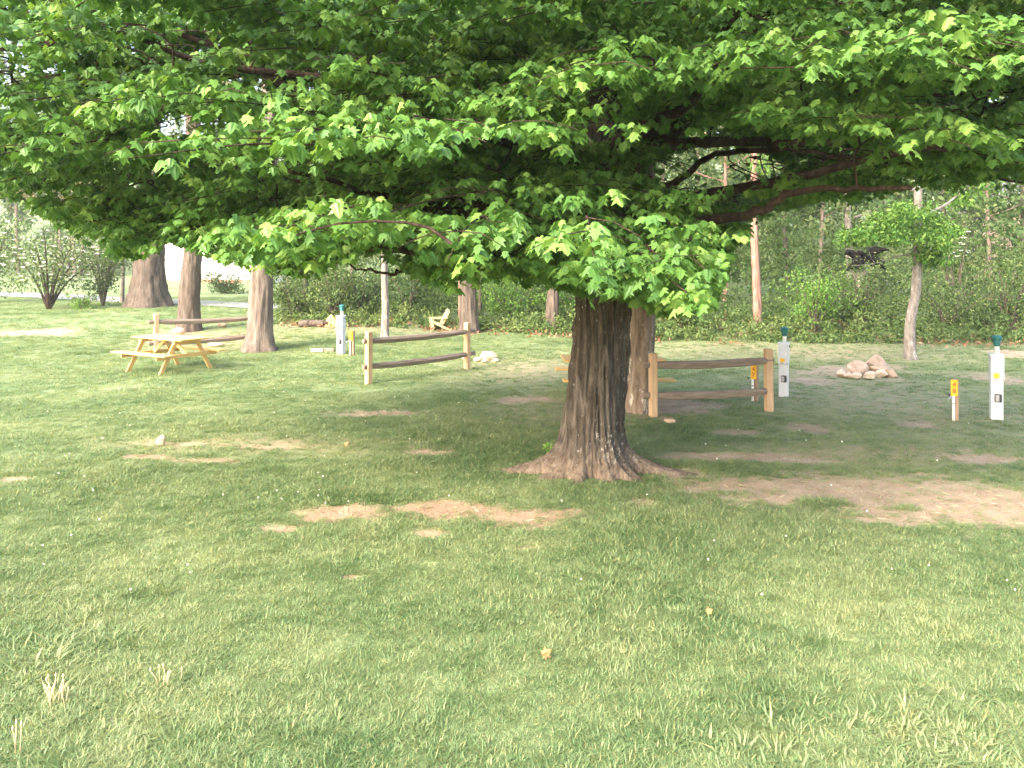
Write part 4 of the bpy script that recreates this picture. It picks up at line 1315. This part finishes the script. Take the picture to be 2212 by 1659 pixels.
def make_shed():
    a = at(300, 607); b = at(590, 613)
    L = (b - a).length
    az = math.atan2(b.y - a.y, b.x - a.x)
    t = thing('white_shed', 'big plain white shed with sloping roof far behind the left fence', 'building', a, az)
    s = ppm(a.y)
    hl, hr = 125 / s, 34 / s; D = 6.0
    V = [(0, 0, -.3), (L, 0, -.3), (L, 0, hr), (0, 0, hl), (0, D, -.3), (L, D, -.3), (L, D, hr), (0, D, hl)]
    MB().add(V, [(0, 1, 2, 3), (5, 4, 7, 6), (1, 5, 6, 2), (4, 0, 3, 7), (3, 2, 6, 7), (1, 0, 4, 5)]).build('wall', M['white_wall'], t)
    MB().box((L / 2, -.05, .02), (L + .1, .09, .34), None, .01).build('plinth', M['brick'], t)
    e = Vector((L + .5, 0, hr - .5 * (hl - hr) / L)); f = Vector((-.4, 0, hl + .4 * (hl - hr) / L))
    MB().bar(f + Vector((0, D / 2, .10)), e + Vector((0, D / 2, .10)), D + .7, .16, .02).build('roof', M['white_wall'], t)
    mb = MB()
    k = 1
    while k * .6 < L - .3:
        x = k * .6; zt = hl + (hr - hl) * x / L
        mb.box((x, -.012, zt / 2 + .1), (.05, .02, zt - .25)); k += 1
    mb.build('wall_rib', M['white_wall'], t)
make_shed()


def make_house():
    b = onp(2385, 545, 52)
    b.z = float(gz(b.x, b.y))
    t = thing('house', 'pinkish tan house wall glimpsed through the trees at the right edge', 'house', b, math.radians(-8))
    MB().box((0, 4, 2.4), (11, 8, 5.2), None, .02).build('wall', M['tan_wall'], t)
    V = [(-6, -.5, 5.0), (6, -.5, 5.0), (6, 8.5, 5.0), (-6, 8.5, 5.0), (-6, 4, 7.6), (6, 4, 7.6)]
    MB().add(V, [(0, 1, 5, 4), (2, 3, 4, 5), (1, 2, 5), (3, 0, 4), (3, 2, 1, 0)]).build('roof', M['roof_grey'], t)
    for x in (-3.4, -.6, 2.4):
        w = MB().box((x, -.03, 2.6), (1.2, .1, 1.5), None, .02).build('window', M['white_wall'], t)
        MB().box((x, -.085, 2.6), (1.0, .03, 1.3)).build('pane', M['glass_dark'], w)
make_house()

# ------------------------------------------------------------------ small things in the grass
def weeds():
    def stalks(lab, px, py, n, h, rad, name='dead_weed'):
        b = at(px, py); mb = MB()
        for k in range(n):
            x, y = random.gauss(0, rad), random.gauss(0, rad * .6); hh = h * random.uniform(.5, 1.1)
            lx, ly = random.gauss(0, .35) * hh, random.gauss(0, .3) * hh
            mb.tube([(x, y, -.01), (x + lx * .4, y + ly * .4, hh * .5), (x + lx, y + ly, hh)], [.003, .0025, .002], 5)
            mb.lathe([(.002, hh - .006), (.005, hh), (.006, hh + .008), (.002, hh + .02)], (x + lx, y + ly, 0), 6)
        o = mb.build(name, M['dead_stalk'], None, b)
        tag(o, lab, 'dead weed', 'dry weed stalks in the lawn')
    stalks('clump of dry tan weed stalks in the left foreground grass', 112, 1520, 14, .14, .045)
    stalks('few thin dry stalks in the grass right of the tan weed clump', 352, 1482, 7, .10, .07)
    stalks('dry stalk standing alone at the bottom left corner', 38, 1630, 3, .14, .015)

    def leafy(lab, px, py, n, h, dd=0.0, lift=0.0, name='weed'):
        b = at(px, py); b.y += dd; b.z += lift
        t = thing(name, lab, 'weed', b, 0, 'weeds on the maple roots')
        mb = MB(); P = []
        for k in range(n):
            a = random.uniform(0, 6.28); l = random.uniform(.3, 1)
            tip = (math.cos(a) * h * .45 * l, math.sin(a) * h * .3 * l, h * (1.1 - .5 * l))
            c = spline([(0, 0, -.05), (tip[0] * .3, tip[1] * .3, tip[2] * .6), tip], 5)
            mb.tube(c, [.004, .0035, .003, .0025, .002], 5)
            for q in (2, 3, 4, 4): P.append(c[q])
        mb.build('stems', M['dead_stalk'], t)
        P = np.repeat(np.array(P), 2, 0); m = len(P)
        leaves('foliage', P, rand_dirs(m) + np.array([0, -.2, .1]), rand_dirs(m) * .4 + np.array([0, -.5, .8]), RS.uniform(.03, .06, m), OVAL, M['bright_leaf'], t)
    leafy('small bright green seedling on the front roots of the maple', 1250, 1006, 9, .20, -.28, .03)
    leafy('dark ivy tuft in the hollow of the left maple root', 1182, 990, 8, .12, -.12, .08)
    # fallen leaves
    for (px, py, s, lab) in ((1173, 1432, .062, 'curled orange fallen leaf alone in the foreground grass'), (1527, 1338, .045, 'pale tan fallen leaf in the grass right of centre'), (745, 968, .06, 'small brown leaf on the grass edge above the bare soil')):
        b = at(px, py)
        o = leaves('fallen_leaf', np.array([[0, 0, 0.0]]), np.array([[.6, .2, .35]]), np.array([[.1, -.8, .6]]), np.array([s]), MAPLE, M['dry_leaf'])
        o.location = (b.x, b.y, b.z + .05); o.rotation_euler.z = random.uniform(-.6, .6)
        so = o.modifiers.new('thickness', 'SOLIDIFY'); so.thickness = .002
        tag(o, lab, 'fallen leaf', 'fallen leaves on the lawn')
    # clover and dandelion heads
    V = []; F_ = []
    mb = MB()
    spots = [(680 + random.gauss(0, 60), 1050 + random.gauss(0, 22)) for _ in range(12)] + [(random.uniform(20, 1100), random.uniform(820, 960)) for _ in range(40)] + [(random.uniform(1400, 2200), random.uniform(860, 1010)) for _ in range(14)] + [(random.uniform(0, 2200), random.uniform(1020, 1300)) for _ in range(26)] + [(970, 1080), (140, 990), (150, 985)]
    for (px, py) in spots:
        b = at(px, py); h = random.uniform(.025, .055); r = random.uniform(.005, .009)
        mb.lathe([(r * .3, h - r), (r, h - r * .4), (r * .9, h + r * .4), (r * .3, h + r)], b, 7)
    o = mb.build('clover_flowers', M['blossom'])
    tag(o, 'scattered white clover and dandelion heads in the lawn', 'flowers', None, 'stuff')
weeds()

# ------------------------------------------------------------------ light
SUN_EL, SUN_AZ = math.radians(33), math.radians(224)     # azimuth: compass-like, 0 = +y, clockwise
sd = Vector((math.sin(SUN_AZ) * math.cos(SUN_EL), math.cos(SUN_AZ) * math.cos(SUN_EL), math.sin(SUN_EL)))
L = bpy.data.lights.new('sun', 'SUN'); L.energy = .55; L.angle = math.radians(8); L.color = (1, .94, .83)
lo = bpy.data.objects.new('sun', L); COL.objects.link(lo); lo.location = (0, 0, 40)
lo.rotation_euler = sd.to_track_quat('Z', 'Y').to_euler()
W = bpy.data.worlds.new('World'); SC.world = W; W.use_nodes = True
nt = W.node_tree; nt.nodes.clear()
sk = nt.nodes.new('ShaderNodeTexSky'); sk.sky_type = 'NISHITA'; sk.sun_disc = False
sk.sun_elevation = SUN_EL; sk.sun_rotation = SUN_AZ; sk.air_density = 1.0; sk.dust_density = 5.0; sk.ozone_density = 1.0
bg = nt.nodes.new('ShaderNodeBackground'); bg.inputs['Strength'].default_value = .15
ou = nt.nodes.new('ShaderNodeOutputWorld')
nt.links.new(sk.outputs[0], bg.inputs[0]); nt.links.new(bg.outputs[0], ou.inputs[0])

# ------------------------------------------------------------------ thin spring haze
def build_haze():
    m, t = newmat('haze')
    o_ = t.nodes.new('ShaderNodeOutputMaterial'); v = t.nodes.new('ShaderNodeVolumePrincipled')
    v.inputs['Color'].default_value = (.93, .95, .97, 1); v.inputs['Density'].default_value = .0007; v.inputs['Anisotropy'].default_value = .2
    t.links.new(v.outputs[0], o_.inputs['Volume'])
    o = MB().box((0, 200, 34), (680, 440, 80)).build('haze', m)
    tag(o, 'thin pale haze over the far wood', 'haze', None, 'stuff')
build_haze()

# ------------------------------------------------------------------ camera
cam = bpy.data.cameras.new('camera'); cam.sensor_width = 36; cam.lens = 36 * F / 2212; cam.clip_end = 2000; cam.clip_start = .05
co = bpy.data.objects.new('camera', cam); COL.objects.link(co)
co.location = (0, 0, HC); co.rotation_euler = (PI / 2, 0, 0)
cam.shift_y = -(CY - HOR) / 2212
SC.camera = co
SC.view_settings.view_transform = 'Standard'; SC.view_settings.look = 'None'; SC.view_settings.gamma = 1
SC.view_settings.exposure = 2.77
try:
    SC.cycles.max_bounces = 6; SC.cycles.volume_bounces = 1; SC.cycles.diffuse_bounces = 3; SC.cycles.transmission_bounces = 4; SC.cycles.glossy_bounces = 2
    SC.cycles.use_denoising = True
except Exception:
    pass
